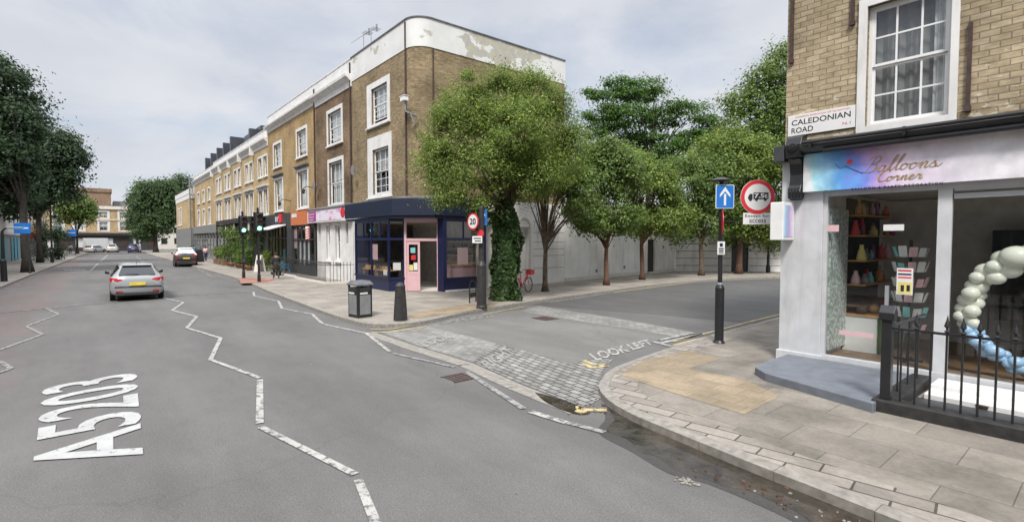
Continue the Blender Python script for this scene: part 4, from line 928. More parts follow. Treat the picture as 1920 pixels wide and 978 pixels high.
# plant shop with a timber canopy over the pavement
s5 = thing('plant_shop_canopy', 'dark timber canopy over the plant display outside the golden brick houses', 'canopy', (-31, -.6, .1), world=True)
mb = MB(); mb.box(-40, -25.2, -1.5, -1.35, 4.05, 4.4); mb.box(-40, -25.2, -1.5, 0, 4.4, 4.46); mb.build('fascia_board', 'blackm', s5)
for x in (-40, -36.3, -32.6, -28.9, -25.3):
    MB().box(x, x+.12, -1.48, -1.36, .1, 4.05).build('post', 'blackm', s5); MB().box(x, x+.1, -1.4, 0, 3.9, 4.05).build('rafter', 'blackm', s5)
mb = MB(); mb.box(-40, -25.06, -.12, -.03, .1, 4.3); mb.build('shop_wall', 'dgrey', s5)
[MB().box(x, x+1.6, -.14, -.121, 1.0, 3.4).build('window_pane', 'darkglass', s5) for x in (-39, -35.5, -32, -28.4)]
[MB().box(x, x+1.3, -1.345, -1.33, 3.3, 4.0).build('hanging_board', 'stucco', s5) for x in (-37, -33, -29.5, -27.2)]
s6 = thing('grey_shopfront', 'long grey framed glass shopfront below the far end of the terrace', 'shopfront', (-52, 0, .1), world=True)
MB().box(-65.3, -40.1, -.3, 0, 3.4, 4.35).build('sign_board', 'mgrey', s6)
mb = MB(); [mb.box(-65.3+k*2.1, -65.15+k*2.1, -.2, -.05, .1, 3.4) for k in range(12)]; mb.box(-65.3, -40.1, -.2, -.05, .1, .5); mb.box(-65.3, -40.1, -.19, -.06, 2.6, 2.7); mb.build('window_frame', 'mgrey', s6)
MB().box(-65.2, -40.2, -.1, -.09, .5, 3.4).build('shop_pane', 'pane', s6); MB().box(-65.2, -40.2, 1.5, 1.6, .1, 3.6).build('back_wall', 'roomd', s6)
# wires and wall clutter on the brick faces
for i, (x, z, lab) in enumerate(((-6.3, 6.3, 'grey satellite dish on brown brick beside the corner house window'), (-12.6, 6.0, 'small satellite dish on sooty brick above the purple sign'))):
    d = thing('satellite_dish', lab, 'dish', (x, -.2, z), world=True, group='satellite dishes')
    MB().lathe([(.02, 0), (.16, .03), (.26, .09), (.27, .1)], (0, 0, 0), 14).xf(lambda a, b_, c_: (x+a*.9, -.32-c_, z+b_)).build('dish', 'mgrey', d); MB().tube([(x, 0, z-.15), (x, -.25, z-.05), (x, -.55, z)], .02, 5).build('arm', 'mgrey', d)
mb = MB(); mb.tube([(-12.9, -.12, 6.0), (-11, -.35, 5.85), (-9, -.3, 5.9), (-7.5, -.1, 6.1)], .012, 4); mb.tube([(-12.9, -.12, 6.0), (-13.0, -.2, 5.2), (-12.6, -.1, 4.8)], .012, 4)
tag(mb.build('loose_cable', 'black'), 'thin black cables slung across the brick above the purple sign', 'cable'); tag(MB().tube([(-2.2, -.02, 4.6), (.0, .8, 5.0), (.03, 2.5, 5.5)], .012, 4).build('loose_cable', 'black'), 'thin black cable rounding the brick corner above the navy fascia', 'cable')
for i, (x, z, lab) in enumerate(((-19.0, 5.4, 'rusty wall lantern between the orange and dark shops'), (-13.5, 5.9, 'rusty iron bracket on brick above the striped pole'))):
    q = thing('wall_bracket', lab, 'bracket', (x, 0, z), world=True, group='iron wall brackets'); MB().tube([(x, 0, z), (x, -.6, z+.1), (x, -.8, z-.1)], .03, 5).build('arm', 'rust', q); MB().lathe([(.03, 0), (.1, .05), (.12, .25), (.02, .35)], (x, -.8, z-.4), 8).build('lantern', 'rust', q)

# ================================================================== BALLOON SHOP BUILDING
FY = -.75
bs = thing('shop_building', 'weathered yellow brick building with sash window above the colourful balloon shop', 'building', (20, 4, 0), world=True)
mb = MB(); WO = (17.56, 18.70, 4.5, 6.58)
grid_wall(mb, 'y', FY, 16.22, 25.5, 4.3, 12, [WO, (21.2, 22.4, 4.5, 6.6), (23.6, 24.8, 4.5, 6.6), (17.56, 18.7, 8, 9.9), (21.2, 22.4, 8, 9.9)], .2)
mb.quad((16.22, 10, 0), (16.22, FY, 0), (16.22, FY, 12), (16.22, 10, 12)); mb.quad((25.5, FY, 0), (25.5, 10, 0), (25.5, 10, 12), (25.5, FY, 12)); mb.quad((25.5, 10, 0), (16.22, 10, 0), (16.22, 10, 12), (25.5, 10, 12)); mb.quad((16.22, FY, 12), (25.5, FY, 12), (25.5, 10, 12), (16.22, 10, 12))
mb.quad((16.3, FY+.3, 4.31), (25.5, FY+.3, 4.31), (25.5, 10, 4.31), (16.3, 10, 4.31))
mb.build('wall', 'brick_near', bs)
window(bs, FY, WO, (17.43, 18.80, 4.40, 6.72), cols=3, rows=(2, 2), blind=1, sill=False, curt='voile')
for wx in (18.55,):
    mb = MB()
    for k in range(6):
        x0 = wx+(k*.03 if wx < 18 else -.10+k*.035); mb.quad((x0, FY+.20+.03*(k % 2), 4.5), (x0+.033, FY+.23-.03*(k % 2), 4.5), (x0+.033, FY+.23-.03*(k % 2), 6.6), (x0, FY+.20+.03*(k % 2), 6.6))
    mb.build('curtain', 'curtain', bs)
window(bs, FY, (21.2, 22.4, 4.5, 6.6), (21.07, 22.53, 4.4, 6.74), cols=3, rows=(2, 2), blind=.6)
for wx, z in ((23.6, 4.5), (17.56, 8), (21.2, 8)): window(bs, FY, (wx, wx+1.14, z, z+1.9), (wx-.12, wx+1.26, z-.1, z+2.0), cols=3, rows=(2, 2), blind=.7)
# iron wall straps
mb = MB()
for x, z0, z1 in ((16.31, 5.95, 7.6), (17.33, 6.35, 7.6), (18.93, 4.52, 5.86)):
    mb = MB().box(x-.025, x+.025, FY-.05, FY, z0, z1); mb.box(x-.04, x+.04, FY-.07, FY, z0-.02, z0+.06); mb.build('wall_strap', 'rust', bs)
# street name plate
sp_ = thing('street_name_plate', 'white enamel street name plate fixed to the weathered yellow brick', 'street sign', (16.8, FY-.03, 4.7), world=True)
x0, zt0 = onY(1478, 218, FY-.03); x1_, zt1 = onY(1604, 197, FY-.03); z0_ = onY(1478, 255, FY-.03)[1]; z1_ = onY(1604, 240, FY-.03)[1]
zb = (z0_+z1_)/2; zt = (zt0+zt1)/2
MB().box(x0, x1_, FY-.035, FY-.005, zb, zt).build('plate', 'signw', sp_, bevel=.004)
yy = FY-.037; hgt = zt-zb; wd = x1_-x0
text_wall('LONDON BOROUGH OF ISLINGTON', x0+.12*wd, x0+.93*wd, zb+.85*hgt, zb+.92*hgt, yy, 'lettering', 'red', sp_)
text_wall('CALEDONIAN', x0+.06*wd, x0+.94*wd, zb+.50*hgt, zb+.76*hgt, yy, 'lettering', 'signblk', sp_, off=.012)
text_wall('ROAD', x0+.06*wd, x0+.40*wd, zb+.12*hgt, zb+.38*hgt, yy, 'lettering', 'signblk', sp_, off=.012)
text_wall('N.1', x0+.83*wd, x0+.94*wd, zb+.17*hgt, zb+.30*hgt, yy, 'lettering', 'red', sp_)
# shop front of the balloon shop
mb = MB(); mb.box(16.19, 16.93, FY-.03, FY+.4, .1, 4.12); mb.box(16.19, 16.5, FY+.4, 3, .1, 4.12); mb.box(16.15, 16.97, FY-.06, FY, .1, .32); mb.build('pier', 'lgreyp', bs, bevel=.008)
mb = MB(); mb.extr([(FY-.02, 4.33), (FY-.34, 4.27), (FY-.34, 4.22), (FY-.28, 4.16), (FY-.22, 4.14), (FY-.02, 4.14)], 'x', 16.62, 25.5); mb.build('shop_cornice', 'dgrey', bs)
mb = MB(); mb.tube([(16.68, FY-.40, 4.30), (25.5, FY-.40, 4.30)], .035, 8); mb.tube([(17.0, FY-.30, 4.13), (25.5, FY-.30, 4.13)], .045, 8)
[mb.box(x, x+.04, FY-.42, FY-.02, 4.2, 4.34) for x in (16.8, 18.2, 19.6, 21)]; mb.build('gutter_pipe', 'black', bs)
mb = MB(); mb.box(16.12, 16.32, FY-.28, FY+.1, 4.02, 4.32); mb.build('cornice_end', 'dgrey', bs, bevel=.01)
# scrolled console bracket
mb = MB(); mb.extr([(FY-.03, 3.30), (FY-.12, 3.26), (FY-.22, 3.32), (FY-.24, 3.42), (FY-.17, 3.55), (FY-.14, 3.75), (FY-.18, 3.95), (FY-.26, 4.04), (FY-.03, 4.04)], 'x', 16.38, 16.6)
mb.extr([(FY-.03, 4.06), (FY-.30, 4.06), (FY-.32, 4.3), (FY-.26, 4.44), (FY-.15, 4.5), (FY-.03, 4.5)], 'x', 16.35, 16.63)
for k in range(4): mb.box(16.39+k*.055, 16.415+k*.055, FY-.25, FY-.2, 3.3, 3.5)
mb.lathe([(.01, 0), (.06, .0), (.07, .012), (.03, .02), (.005, .03)], (0, 0, 0), 12) if False else None
mb.disc((16.49, FY-.32, 4.25), .08, (0, -1, 0), .02, 20); mb.disc((16.49, FY-.34, 4.25), .04, (0, -1, 0), .02, 16)
mb.build('console_bracket', 'black', bs, bevel=.008)
# fascia
fy = FY-.14
xs0, zf1 = onY(1507, 290, fy); zf0 = onY(1507, 360, fy)[1]
MB().box(xs0, 25.4, fy, FY-.02, zf0, zf1).build('fascia_sign', 'print', bs)
fs = bs.children[-1] if False else [o for o in kids(bs) if o.name.startswith('fascia_sign')][0]
def fx(px, py): return onY(px, py, fy-.004)
ax0, _ = fx(1618, 320); ax1, _ = fx(1768, 305); az0 = fx(1640, 322)[1]; az1 = fx(1690, 292)[1]+.02
CUR = {'B': [[(.1, .0), (.28, .45), (.42, 1.0)], [(.1, .82), (.3, 1.02), (.62, 1.02), (.68, .8), (.5, .58), (.3, .54), (.55, .5), (.62, .28), (.42, .02), (.12, .0), (-.05, .12)]],
 'a': [[(.36, .36), (.2, .4), (.06, .2), (.12, .02), (.26, .04), (.38, .36), (.34, .1), (.42, .0), (.54, .12)]],
 'l': [[(.0, .12), (.2, .5), (.34, .9), (.3, 1.02), (.2, .8), (.12, .2), (.18, .0), (.32, .12)]],
 'o': [[(.24, .38), (.08, .3), (.05, .08), (.18, -.01), (.32, .14), (.32, .32), (.22, .38), (.3, .3), (.46, .34)]],
 'n': [[(.0, .1), (.14, .38), (.12, .0)], [(.12, .1), (.28, .38), (.36, .32), (.32, .06), (.4, .0), (.52, .12)]],
 's': [[(.0, .1), (.2, .4), (.2, .28), (.3, .12), (.2, .0), (.04, .03)], [(.24, .1), (.4, .02), (.55, .2)]],
 'C': [[(.62, .8), (.66, .96), (.46, 1.02), (.18, .75), (.08, .35), (.22, .02), (.45, .02), (.65, .18)]],
 'r': [[(.0, .1), (.12, .42), (.18, .34), (.3, .36), (.26, .1), (.34, .0), (.44, .12)]],
 'e': [[(.0, .1), (.2, .2), (.3, .32), (.2, .4), (.08, .24), (.12, .03), (.26, .0), (.42, .14)]]}
ADV = {'B': .68, 'a': .5, 'l': .3, 'o': .42, 'n': .5, 's': .46, 'C': .6, 'r': .4, 'e': .4}
def script_word(word, x0, x1, z0, z1, y, mt_, parent):
    tot = sum(ADV[c] for c in word); sx = (x1-x0)/(tot+.15); sz = (z1-z0); x = 0; mb = MB()
    for ch_ in word:
        for stk in CUR[ch_]:
            pts = smooth_line([(px+x+.25*pz, pz) for px, pz in stk], 5); n = len(pts); P_ = [Vector((x0+p[0]*sx, z0+p[1]*sz)) for p in pts]
            for i in range(n-1):
                d = (P_[i+1]-P_[i]); w0 = .0055+.007*max(0, -d.normalized().y if d.length else 0); nn_ = Vector((-d.y, d.x)).normalized()*w0; e_ = d.normalized()*.003
                a, b_ = P_[i]-e_, P_[i+1]+e_; k = .0003*(i % 3)
                mb.quad((a.x+nn_.x, y-k, a.y+nn_.y), (a.x-nn_.x, y-k, a.y-nn_.y), (b_.x-nn_.x, y-k, b_.y-nn_.y), (b_.x+nn_.x, y-k, b_.y+nn_.y))
        x += ADV[ch_]
    return mb.build('sign_lettering', mt_, parent)
script_word('Balloons', ax0, ax1, az0, az1, fy-.006, 'gold', fs)
bx0, _ = fx(1643, 338); bx1, _ = fx(1733, 330); script_word('Corner', bx0, bx1, fx(1690, 337)[1], fx(1690, 316)[1], fy-.006, 'gold', fs)
cx0, _ = fx(1597, 350); cx1, _ = fx(1768, 340); text_wall('BALLOON & PARTY DECORATION', cx0, cx1, fx(1680, 351)[1]-.01, fx(1680, 347)[1]+.003, fy-.005, 'sign_lettering', 'navy', fs, off=.01, spacing=1.5)
q = fx(1593, 303); MB().disc((q[0], fy-.001, q[1]), .04, (0, -1, 0), .008, 20).build('balloon_motif', 'bikered', fs)
mb = MB(); a = fx(1566, 308); b2 = fx(1585, 312); c2 = fx(1600, 318); d2 = fx(1618, 325)
mb.tube([(a[0], fy-.004, a[1]), ((a[0]+b2[0])/2, fy-.004, b2[1]-.03), (b2[0], fy-.004, b2[1]), (c2[0], fy-.004, c2[1]), (d2[0], fy-.004, d2[1])], .004, 4); mb.build('swirl_motif', 'navy', fs)
# projecting light box
pb = thing('projecting_sign', 'white projecting box sign with blue and pink face on the pale pier', 'sign', (16.3, -1.1, 2.85), world=True)
MB().box(16.2, 16.44, -1.3, -.8, 2.5, 3.22).build('case', 'whitec', pb, bevel=.012)
m, t, b = newmat('projecting sign print'); gs = t.nodes.new('ShaderNodeSeparateXYZ'); t.links.new(pos(t), gs.inputs[0]); mr = t.nodes.new('ShaderNodeMapRange'); mr.inputs[1].default_value = -1.35; mr.inputs[2].default_value = -.75
wb = t.nodes.new('ShaderNodeMath'); wb.operation = 'MULTIPLY_ADD'; wb.inputs[1].default_value = .2; t.links.new(noise(t, pos(t), 5), wb.inputs[0]); t.links.new(gs.outputs[1], wb.inputs[2]); t.links.new(wb.outputs[0], mr.inputs[0])
t.links.new(ramp(t, mr.outputs[0], [(.2, (.7, .76, .78)), (.45, (.25, .5, .72)), (.65, (.5, .3, .62)), (.9, (.74, .66, .74))]), b.inputs['Base Color']); b.inputs['Roughness'].default_value = .3; M['print3'] = m
MB().box(16.441, 16.448, -1.25, -.85, 2.56, 3.16).build('sign_face', 'print3', pb)
mb = MB(); mb.box(16.25, 16.4, -.8, -.77, 2.7, 3.0); mb.build('fixing_plate', 'mgrey', pb)
# door and window frames
GY = FY+.06
mb = MB(); zt_ = 3.32
for x0, x1 in ((16.93, 17.0), (18.60, 18.78)): mb.box(x0, x1, GY-.05, GY+.05, .34, zt_)
mb.box(16.93, 25.3, GY-.05, GY+.05, zt_, 3.44); mb.box(16.93, 25.3, GY-.06, GY+.06, .1, .34); mb.box(21.4, 21.5, GY-.05, GY+.05, .34, zt_)
fr = mb.build('window_frame', 'lgreyp', bs, bevel=.004)
mb = MB(); mb.box(18.80, 21.4, GY-.045, GY+.0, 3.16, 3.24); mb.box(18.8, 21.4, GY-.045, GY, 3.28, 3.319); mb.build('shutter_box', 'alu', fr)
MB().box(17.0, 18.6, GY-.006, GY+.004, .34, zt_).build('door_glass', 'glass', fr); MB().box(18.78, 25.3, GY-.006, GY+.004, .34, zt_).build('shop_pane', 'glass', fr)
def gq(px, py): return onY(px, py, GY-.01)
def on_glass(name, box_, mt_, d=.012):
    x0, z1 = gq(box_[0], box_[1]); x1, z0 = gq(box_[2], box_[3]); return MB().box(x0, x1, GY-.01-d, GY-.008, z0, z1).build(name, mt_, fr)
on_glass('hinge_plate', (1550, 422, 1573, 434), 'pink'); on_glass('lock_plate', (1657, 421, 1695, 432), 'signw'); on_glass('lock_plate', (1574, 618, 1638, 634), 'pink'); on_glass('hinge_plate', (1541, 662, 1561, 669), 'alu')
on_glass('pull_handle', (1661, 535, 1666, 590), 'alu', .05)
on_glass('door_notice', (1682, 502, 1711, 553), 'signw', .003)
for k, (y0, y1, mt_) in enumerate(((505, 509, 'red'), (512, 516, 'navy'), (518, 522, 'bikered'), (528, 551, 'yellowp'))): on_glass('notice_stripe', (1684, y0, 1709, y1), mt_, .005)
on_glass('notice_mark', (1689, 534, 1695, 546), 'signblk', .007); on_glass('notice_mark', (1700, 534, 1706, 546), 'signblk', .007)
# the room behind
mb = MB(); mb.box(16.9, 25.4, 3.0, 3.1, .1, 3.4); mb.build('back_wall', 'roomd', bs)
MB().box(16.95, 25.4, FY+.13, 4.5, .2, .3).build('shop_floor', 'wood', bs); MB().box(16.55, 25.4, FY+.13, 4.5, 3.42, 3.47).build('shop_ceiling', 'lgreyp', bs)
MB().box(16.8, 16.95, FY+.12, 4.5, .3, 3.42).build('inner_wall', 'roomd', bs); MB().box(25.3, 25.4, FY+.1, 4.5, .3, 3.4).build('inner_wall', 'roomd', bs)
st6 = thing('door_step', 'broad blue grey painted step in front of the glass shop door', 'step', (17.4, -1.9, .1), world=True)
MB().prism([(16.38, -.78), (16.38, -1.9), (16.45, -2.35), (16.75, -2.62), (18.42, -3.1), (18.5, -.78)], .1, .255).build('slab', 'greystep', st6, bevel=.012)
# contents of the balloon shop
def X3(px, py, y): x, z = onY(px, py, y); return x, z
fw_ = thing('flower_wall', 'bumpy white flower panel hung inside the glass shop door', 'flower panel', (17.0, -.2, .5), world=True)
MB().box(16.955, 17.02, -.6, .32, .4, 3.1).build('panel', 'flowers', fw_)
MB().box(16.96, 17.3, .35, 3.2, .3, .31).build('mat', 'dgrey', fw_) if False else None
su = thing('goods_shelves', 'dark wall shelves of coloured party goods behind the glass door', 'shelves', (17.2, 1.6, .3), world=True)
SZ = (1.2, 1.62, 2.1, 2.6, 3.0)
for z in SZ: MB().box(16.96, 17.32, .4, 2.5, z-.03, z).build('shelf', 'woodl' if z != 1.2 else 'wood', su)
MB().box(16.951, 16.96, .38, 2.55, 1.0, 3.35).build('back_panel', 'dark', su)
cols = ['red', 'plastic_blue', 'yellowp', 'pink', 'mgrey', 'bikered', 'navy', 'purple', 'woodl', 'tealp']
adj = {'red': 'red', 'plastic_blue': 'sky blue', 'yellowp': 'yellow', 'pink': 'pale pink', 'mgrey': 'grey', 'bikered': 'coral', 'navy': 'navy', 'purple': 'purple', 'woodl': 'orange', 'tealp': 'teal'}
ordn = ['second lowest', 'middle', 'second highest', 'top']
for si, z in enumerate(SZ[1:]):
    y = .5; k = 0
    order = rnd.sample(cols, 8)
    while y < 2.4 and k < 8:
        cm_ = order[k]; r = rnd.uniform(.04, .095); hz = rnd.uniform(.7, 1.35)
        o = MB().lathe([(r*.9, 0), (r, .03), (r*rnd.uniform(.6, 1), .15*hz), (r*.45, .2*hz), (r*.4, .25*hz), (r*.5, .26*hz)], (17.15+rnd.uniform(-.08, .08), y, z), 10).build('gift_bottle', cm_)
        tag(o, f'{adj[cm_]} bottle shaped gift on the {ordn[si]} shelf behind the glass door', 'bottle', 'gifts on the dark shop shelves'); y += rnd.uniform(.16, .36); k += 1
cn = thing('shop_counter', 'low white counter under the party goods shelves', 'counter', (17.3, 1.2, .3), world=True)
MB().box(16.97, 17.55, .3, 2.3, .3, 1.0).build('body', 'whitec', cn); MB().box(16.97, 17.58, .28, 2.32, 1.0, 1.03).build('top', 'woodl', cn)
MB().box(17.56, 17.64, .35, 1.5, .32, .98).build('grass_panel', 'grassy', cn)
for k in range(7):
    o = MB().ball((17.3+rnd.uniform(-.15, .15), .45+k*.27, 1.12), (.1, .12, .09)).build('foil_parcel', ('rust', 'woodl', 'mgrey', 'purple', 'bikered', 'mgrey', 'pink')[k], smooth=True); tag(o, ('small rust brown', 'orange', 'grey', 'purple', 'coral', 'second grey', 'pale pink')[k]+' foil parcel lying on the low white counter', 'parcel', 'foil parcels on the counter')
rk = thing('card_rack', 'tall rotating rack of greeting cards behind the notice on the door', 'card rack', (18.2, .15, .3), world=True)
RX, RY = onY(1705, 560, .1)[0], .1
MB().tube([(RX, RY, .3), (RX, RY, 2.5)], .025, 8).build('stem', 'black', rk); mb = MB(); [mb.box(RX-.22, RX+.22, RY-.03, RY+.03, .3, .34), mb.box(RX-.03, RX+.03, RY-.22, RY+.22, .3, .34)]; mb.build('foot', 'black', rk)
for r_ in range(6):
    for c_ in range(5):
        a = R(-160+c_*35+r_*4); z = .85+r_*.27; mt_ = rnd.choice(['signw', 'signw', 'curtain', 'pink', 'tealp', 'lgreyp', 'mgrey']); hx_ = rnd.uniform(.05, .068); q = MB().box(-hx_, hx_, -.003, .003, 0, rnd.uniform(.15, .2)).xf(lambda x, y, z_: (x, y-z_*.3, z_)); q.rot(a+math.pi/2+rnd.uniform(-.15, .15)); q.xf(lambda x, y, z_, a=a, z=z: (x+RX+.22*math.cos(a), y+RY+.22*math.sin(a), z_+z)); q.build('greeting_card', mt_, rk)
# balloon arch : cream above, pale blue below
ba = thing('balloon_arch', 'cream and pale blue balloon garland curving behind the railing window', 'balloon garland', (19.6, -.25, .8), world=True)
path_b = [(1960, 462, 15), (1935, 472, 16), (1905, 482, 19), (1880, 484, 13), (1893, 505, 17), (1865, 500, 13), (1868, 520, 12), (1848, 508, 13), (1845, 525, 12), (1832, 520, 11), (1838, 538, 12), (1825, 535, 11), (1820, 550, 13), (1834, 553, 11), (1812, 562, 12), (1828, 568, 12), (1806, 578, 11), (1822, 583, 12), (1800, 592, 10), (1815, 598, 11), (1806, 606, 9), (1826, 606, 9)]
path_l = [(1812, 618, 9), (1826, 613, 8), (1822, 628, 9), (1836, 622, 8), (1830, 640, 9), (1843, 634, 9), (1838, 650, 8), (1850, 645, 9), (1848, 660, 9), (1860, 655, 9), (1862, 668, 8), (1872, 660, 9), (1878, 672, 8), (1885, 664, 8), (1893, 682, 9), (1905, 678, 9), (1900, 693, 9), (1915, 690, 10), (1925, 680, 10), (1930, 700, 10), (1942, 690, 10)]
for lst, mt_ in ((path_b, 'cream'), (path_l, 'bluebal')):
    for px, py, r_ in lst:
        y = -.28+rnd.uniform(-.08, .1); x, z = onY(px, py, y); r = r_*1.06*8.3/950*rnd.uniform(.95, 1.15)
        MB().ball((x, y, z), (r*1.08, r*.95, r*.92), 14, 9).build('balloon', mt_, ba, smooth=True)
for k in range(14):
    a = k/13; x = 20.0+.35*math.sin(a*3.1); z = 2.4-1.9*a; MB().ball((x+rnd.uniform(-.05, .05), -.3+rnd.uniform(-.1, .1), z), rnd.uniform(.08, .15), 12, 8).build('balloon', 'cream' if a < .6 else 'bluebal', ba, smooth=True)
dk = thing('display_cabinet', 'white display cabinet with red goods inside the window behind the garland', 'cabinet', (21, 2, .3), world=True)
MB().box(19.9, 21.6, 1.6, 2.1, .3, 1.2).build('base', 'whitec', dk); MB().box(19.9, 19.95, 1.6, 2.1, 1.2, 2.6).build('side_panel', 'whitec', dk); MB().box(19.95, 21.6, 1.62, 2.1, 1.75, 1.78).build('shelf', 'whitec', dk)
for k in range(4): MB().box(20.1+k*.25, 20.25+k*.25, 1.7, 1.85, 1.2, 1.4).build('red_box', 'red', dk)
tag(MB().box(18.85, 19.85, 2.6, 2.7, .9, 2.7).build('dark_screen', 'darkglass'), 'dark framed screen standing inside behind the balloon garland', 'screen')
# light well wall and railing
lw = thing('lightwell', 'white painted light well edge below the balloon shop window', 'light well', (21, -1.6, .1), world=True)
mb = MB(); mb.box(18.7, 25.4, -1.35, -.82, .1, .27); mb.box(18.7, 25.4, -1.75, -1.35, .1, .20); mb.build('ledge', 'white', lw, bevel=.01)
mb = MB(); mb.box(18.56, 25.4, -2.7, -1.76, .119, .128); mb.build('well_cover', 'dgrey', lw); MB().lathe([(.08, 0), (.09, .05), (.04, .06), (.03, .02)], (19.35, -1.7, .128), 14).build('pipe_end', 'rust', lw)
rl = thing('spearhead_railing', 'black iron railing with spearheads guarding the balloon shop light well', 'railing', (19.5, -2.85, .1), world=True)
RYY = -2.85
mb = MB(); mb.box(18.36, 25.5, RYY-.13, RYY+.13, .1, .29); mb.box(18.36, 18.62, RYY+.13, -.85, .1, .29); mb.build('plinth', 'blackm', rl, bevel=.02)
mb = MB(); mb.box(18.44, 18.56, RYY-.06, RYY+.06, .29, 1.46); mb.extr([(RYY-.09, 1.40), (RYY+.09, 1.40), (RYY+.09, 1.5), (RYY, 1.6), (RYY-.09, 1.5)], 'x', 18.41, 18.59); mb.build('end_post', 'black', rl, bevel=.008)
MB().box(18.5, 25.5, RYY-.02, RYY+.02, 1.27, 1.30).build('top_rail', 'black', rl); MB().box(18.48, 18.52, RYY, -.86, 1.27, 1.30).build('top_rail', 'black', rl)
x = 18.66; k = 0
while x < 25.4:
    mb = MB(); mb.tube([(x, RYY, .29), (x, RYY, 1.3)], .013, 8); tall = (k % 2 == 1)
    if tall or k > 2: mb.lathe([(.013, 0), (.03, .012), (.032, .02), (.014, .035), (.012, .06), (.034, .085), (.026, .12), (.012, .17), (.002, .23)], (x, RYY, 1.30), 8)
    mb.build('railing_bar', 'black', rl); x += .158; k += 1
for yv in (-2.3, -1.75, -1.2): MB().tube([(18.5, yv, .29), (18.5, yv, 1.28)], .013, 6).build('railing_bar', 'black', rl)

# ================================================================== STREET FURNITURE
def P3(px, py, dep):
    d = ray(px, py); f = d[0]*-SH+d[1]*CHh; k = dep/f; return (CAMX+d[0]*k, CAMY+d[1]*k, CH+d[2]*k)
FACE = HEAD      # a thing turned by this has its local -y side towards the camera
def gpos(px, py, z=.12): x, y = G(px, py, z); return (x, y, z)
sp = thing('sign_post', 'black post with blue arrow sign and round weight limit sign by the kerb', 'sign post', gpos(1348, 642), FACE)
MB().lathe([(.135, 0), (.12, .03), (.1, .06), (.1, 1.28), (.075, 1.34), (.05, 1.36), (.05, 3.7)], (0, 0, 0), 16).build('pole', 'black', sp, smooth=False)
MB().lathe([(.055, 0), (.06, .02), (.055, .05)], (0, 0, 1.35), 12).build('collar', 'alu', sp)
def rrect(mb, x0, x1, z0, z1, y0, y1, r, n=4):
    pr = []
    for cx_, cz_, a0 in ((x1-r, z1-r, 0), (x0+r, z1-r, 90), (x0+r, z0+r, 180), (x1-r, z0+r, 270)):
        for k in range(n+1): a = R(a0+90*k/n); pr.append((cx_+r*math.cos(a), cz_+r*math.sin(a)))
    return mb.extr(pr, 'y', y0, y1)
s_ = rrect(MB(), -.17, .25, 3.10, 3.64, -.10, -.085, .03).build('arrow_sign', 'signw', sp)
rrect(MB(), -.155, .235, 3.115, 3.625, -.104, -.1001, .025).build('blue_face', 'blue', s_)
mb = MB(); mb.extr([(.015, 3.17), (.065, 3.17), (.065, 3.43), (.015, 3.43)], 'y', -.108, -.1045); mb.extr([(-.06, 3.40), (.04, 3.58), (.14, 3.40), (.14, 3.34), (.04, 3.47), (-.06, 3.34)], 'y', -.1085, -.1045) if False else mb.quad((.04, -.1085, 3.59), (-.08, -.1085, 3.42), (-.08, -.1085, 3.35), (.04, -.1085, 3.49)).quad((.04, -.1085, 3.59), (.04, -.1085, 3.49), (.16, -.1085, 3.35), (.16, -.1085, 3.42)); mb.build('arrow', 'signw', s_)
wl = MB().disc((.78, -.10, 3.36), .39, (0, -1, 0), .015, 48).build('weight_limit_sign', 'signw', sp)
mb = MB(); n = 48
for k in range(n):
    a0, a1 = 2*math.pi*k/n, 2*math.pi*(k+1)/n; mb.quad((.78+.385*math.cos(a0), -.118, 3.36+.385*math.sin(a0)), (.78+.385*math.cos(a1), -.118, 3.36+.385*math.sin(a1)), (.78+.30*math.cos(a1), -.118, 3.36+.30*math.sin(a1)), (.78+.30*math.cos(a0), -.118, 3.36+.30*math.sin(a0)))
mb.build('red_ring', 'red', wl)
mb = MB(); mb.box(.68, 1.02, -.122, -.1185, 3.31, 3.46); mb.extr([(.56, 3.31), (.66, 3.31), (.66, 3.43), (.60, 3.43), (.56, 3.37)], 'y', -.122, -.1185)
for cx_ in (.615, .95, .75): mb.disc((cx_, -.1185, 3.30), .032, (0, -1, 0), .0034, 14)
mb.build('truck_symbol', 'signblk', wl)
text_wall('7.5t', .70, 1.0, 3.335, 3.44, -.1235, 'sign_lettering', 'signw', wl, off=.03)
MB().box(.46, 1.12, -.11, -.095, 2.74, 3.0).build('access_plate', 'signw', sp)
text_wall('Except for', .50, 1.06, 2.885, 2.965, -.1125, 'sign_lettering', 'signblk', sp, off=.005); text_wall('access', .60, .98, 2.775, 2.855, -.1125, 'sign_lettering', 'signblk', sp, off=.005)
mb = MB(); mb.box(.0, .62, -.085, -.065, 2.80, 2.83); mb.box(0, .8, -.085, -.065, 3.5, 3.53); mb.box(.76, .8, -.085, -.07, 2.8, 3.53); mb.build('bracket', 'black', sp)
es = MB().disc((0, -.02, 2.78), .29, (.97, -.25, 0), .012, 32).build('edge_on_sign', 'red', sp); MB().disc((.0123, -.0232, 2.78), .22, (.97, -.25, 0), .003, 32).build('sign_face', 'signw', es)
MB().tube([(0, 0, 2.9), (.1, -.02, 2.9)], .012).build('bracket', 'black', sp)
MB().box(-.1, .07, -.075, -.06, 2.05, 2.35).build('white_notice', 'signw', sp)
for k, (z0, z1) in enumerate(((2.23, 2.31), (2.17, 2.2), (2.12, 2.15), (2.08, 2.1))): MB().box(-.05 if k == 0 else -.07, .02 if k == 0 else .04, -.078, -.0755, z0, z1).build('notice_print', 'navy' if k == 0 else 'signblk', sp)
MB().lathe([(.04, 3.7), (.2, 3.72), (.22, 3.75), (.12, 3.80), (.03, 3.82)], (-.03, 0, 0), 16).build('lamp_head', 'black', sp)

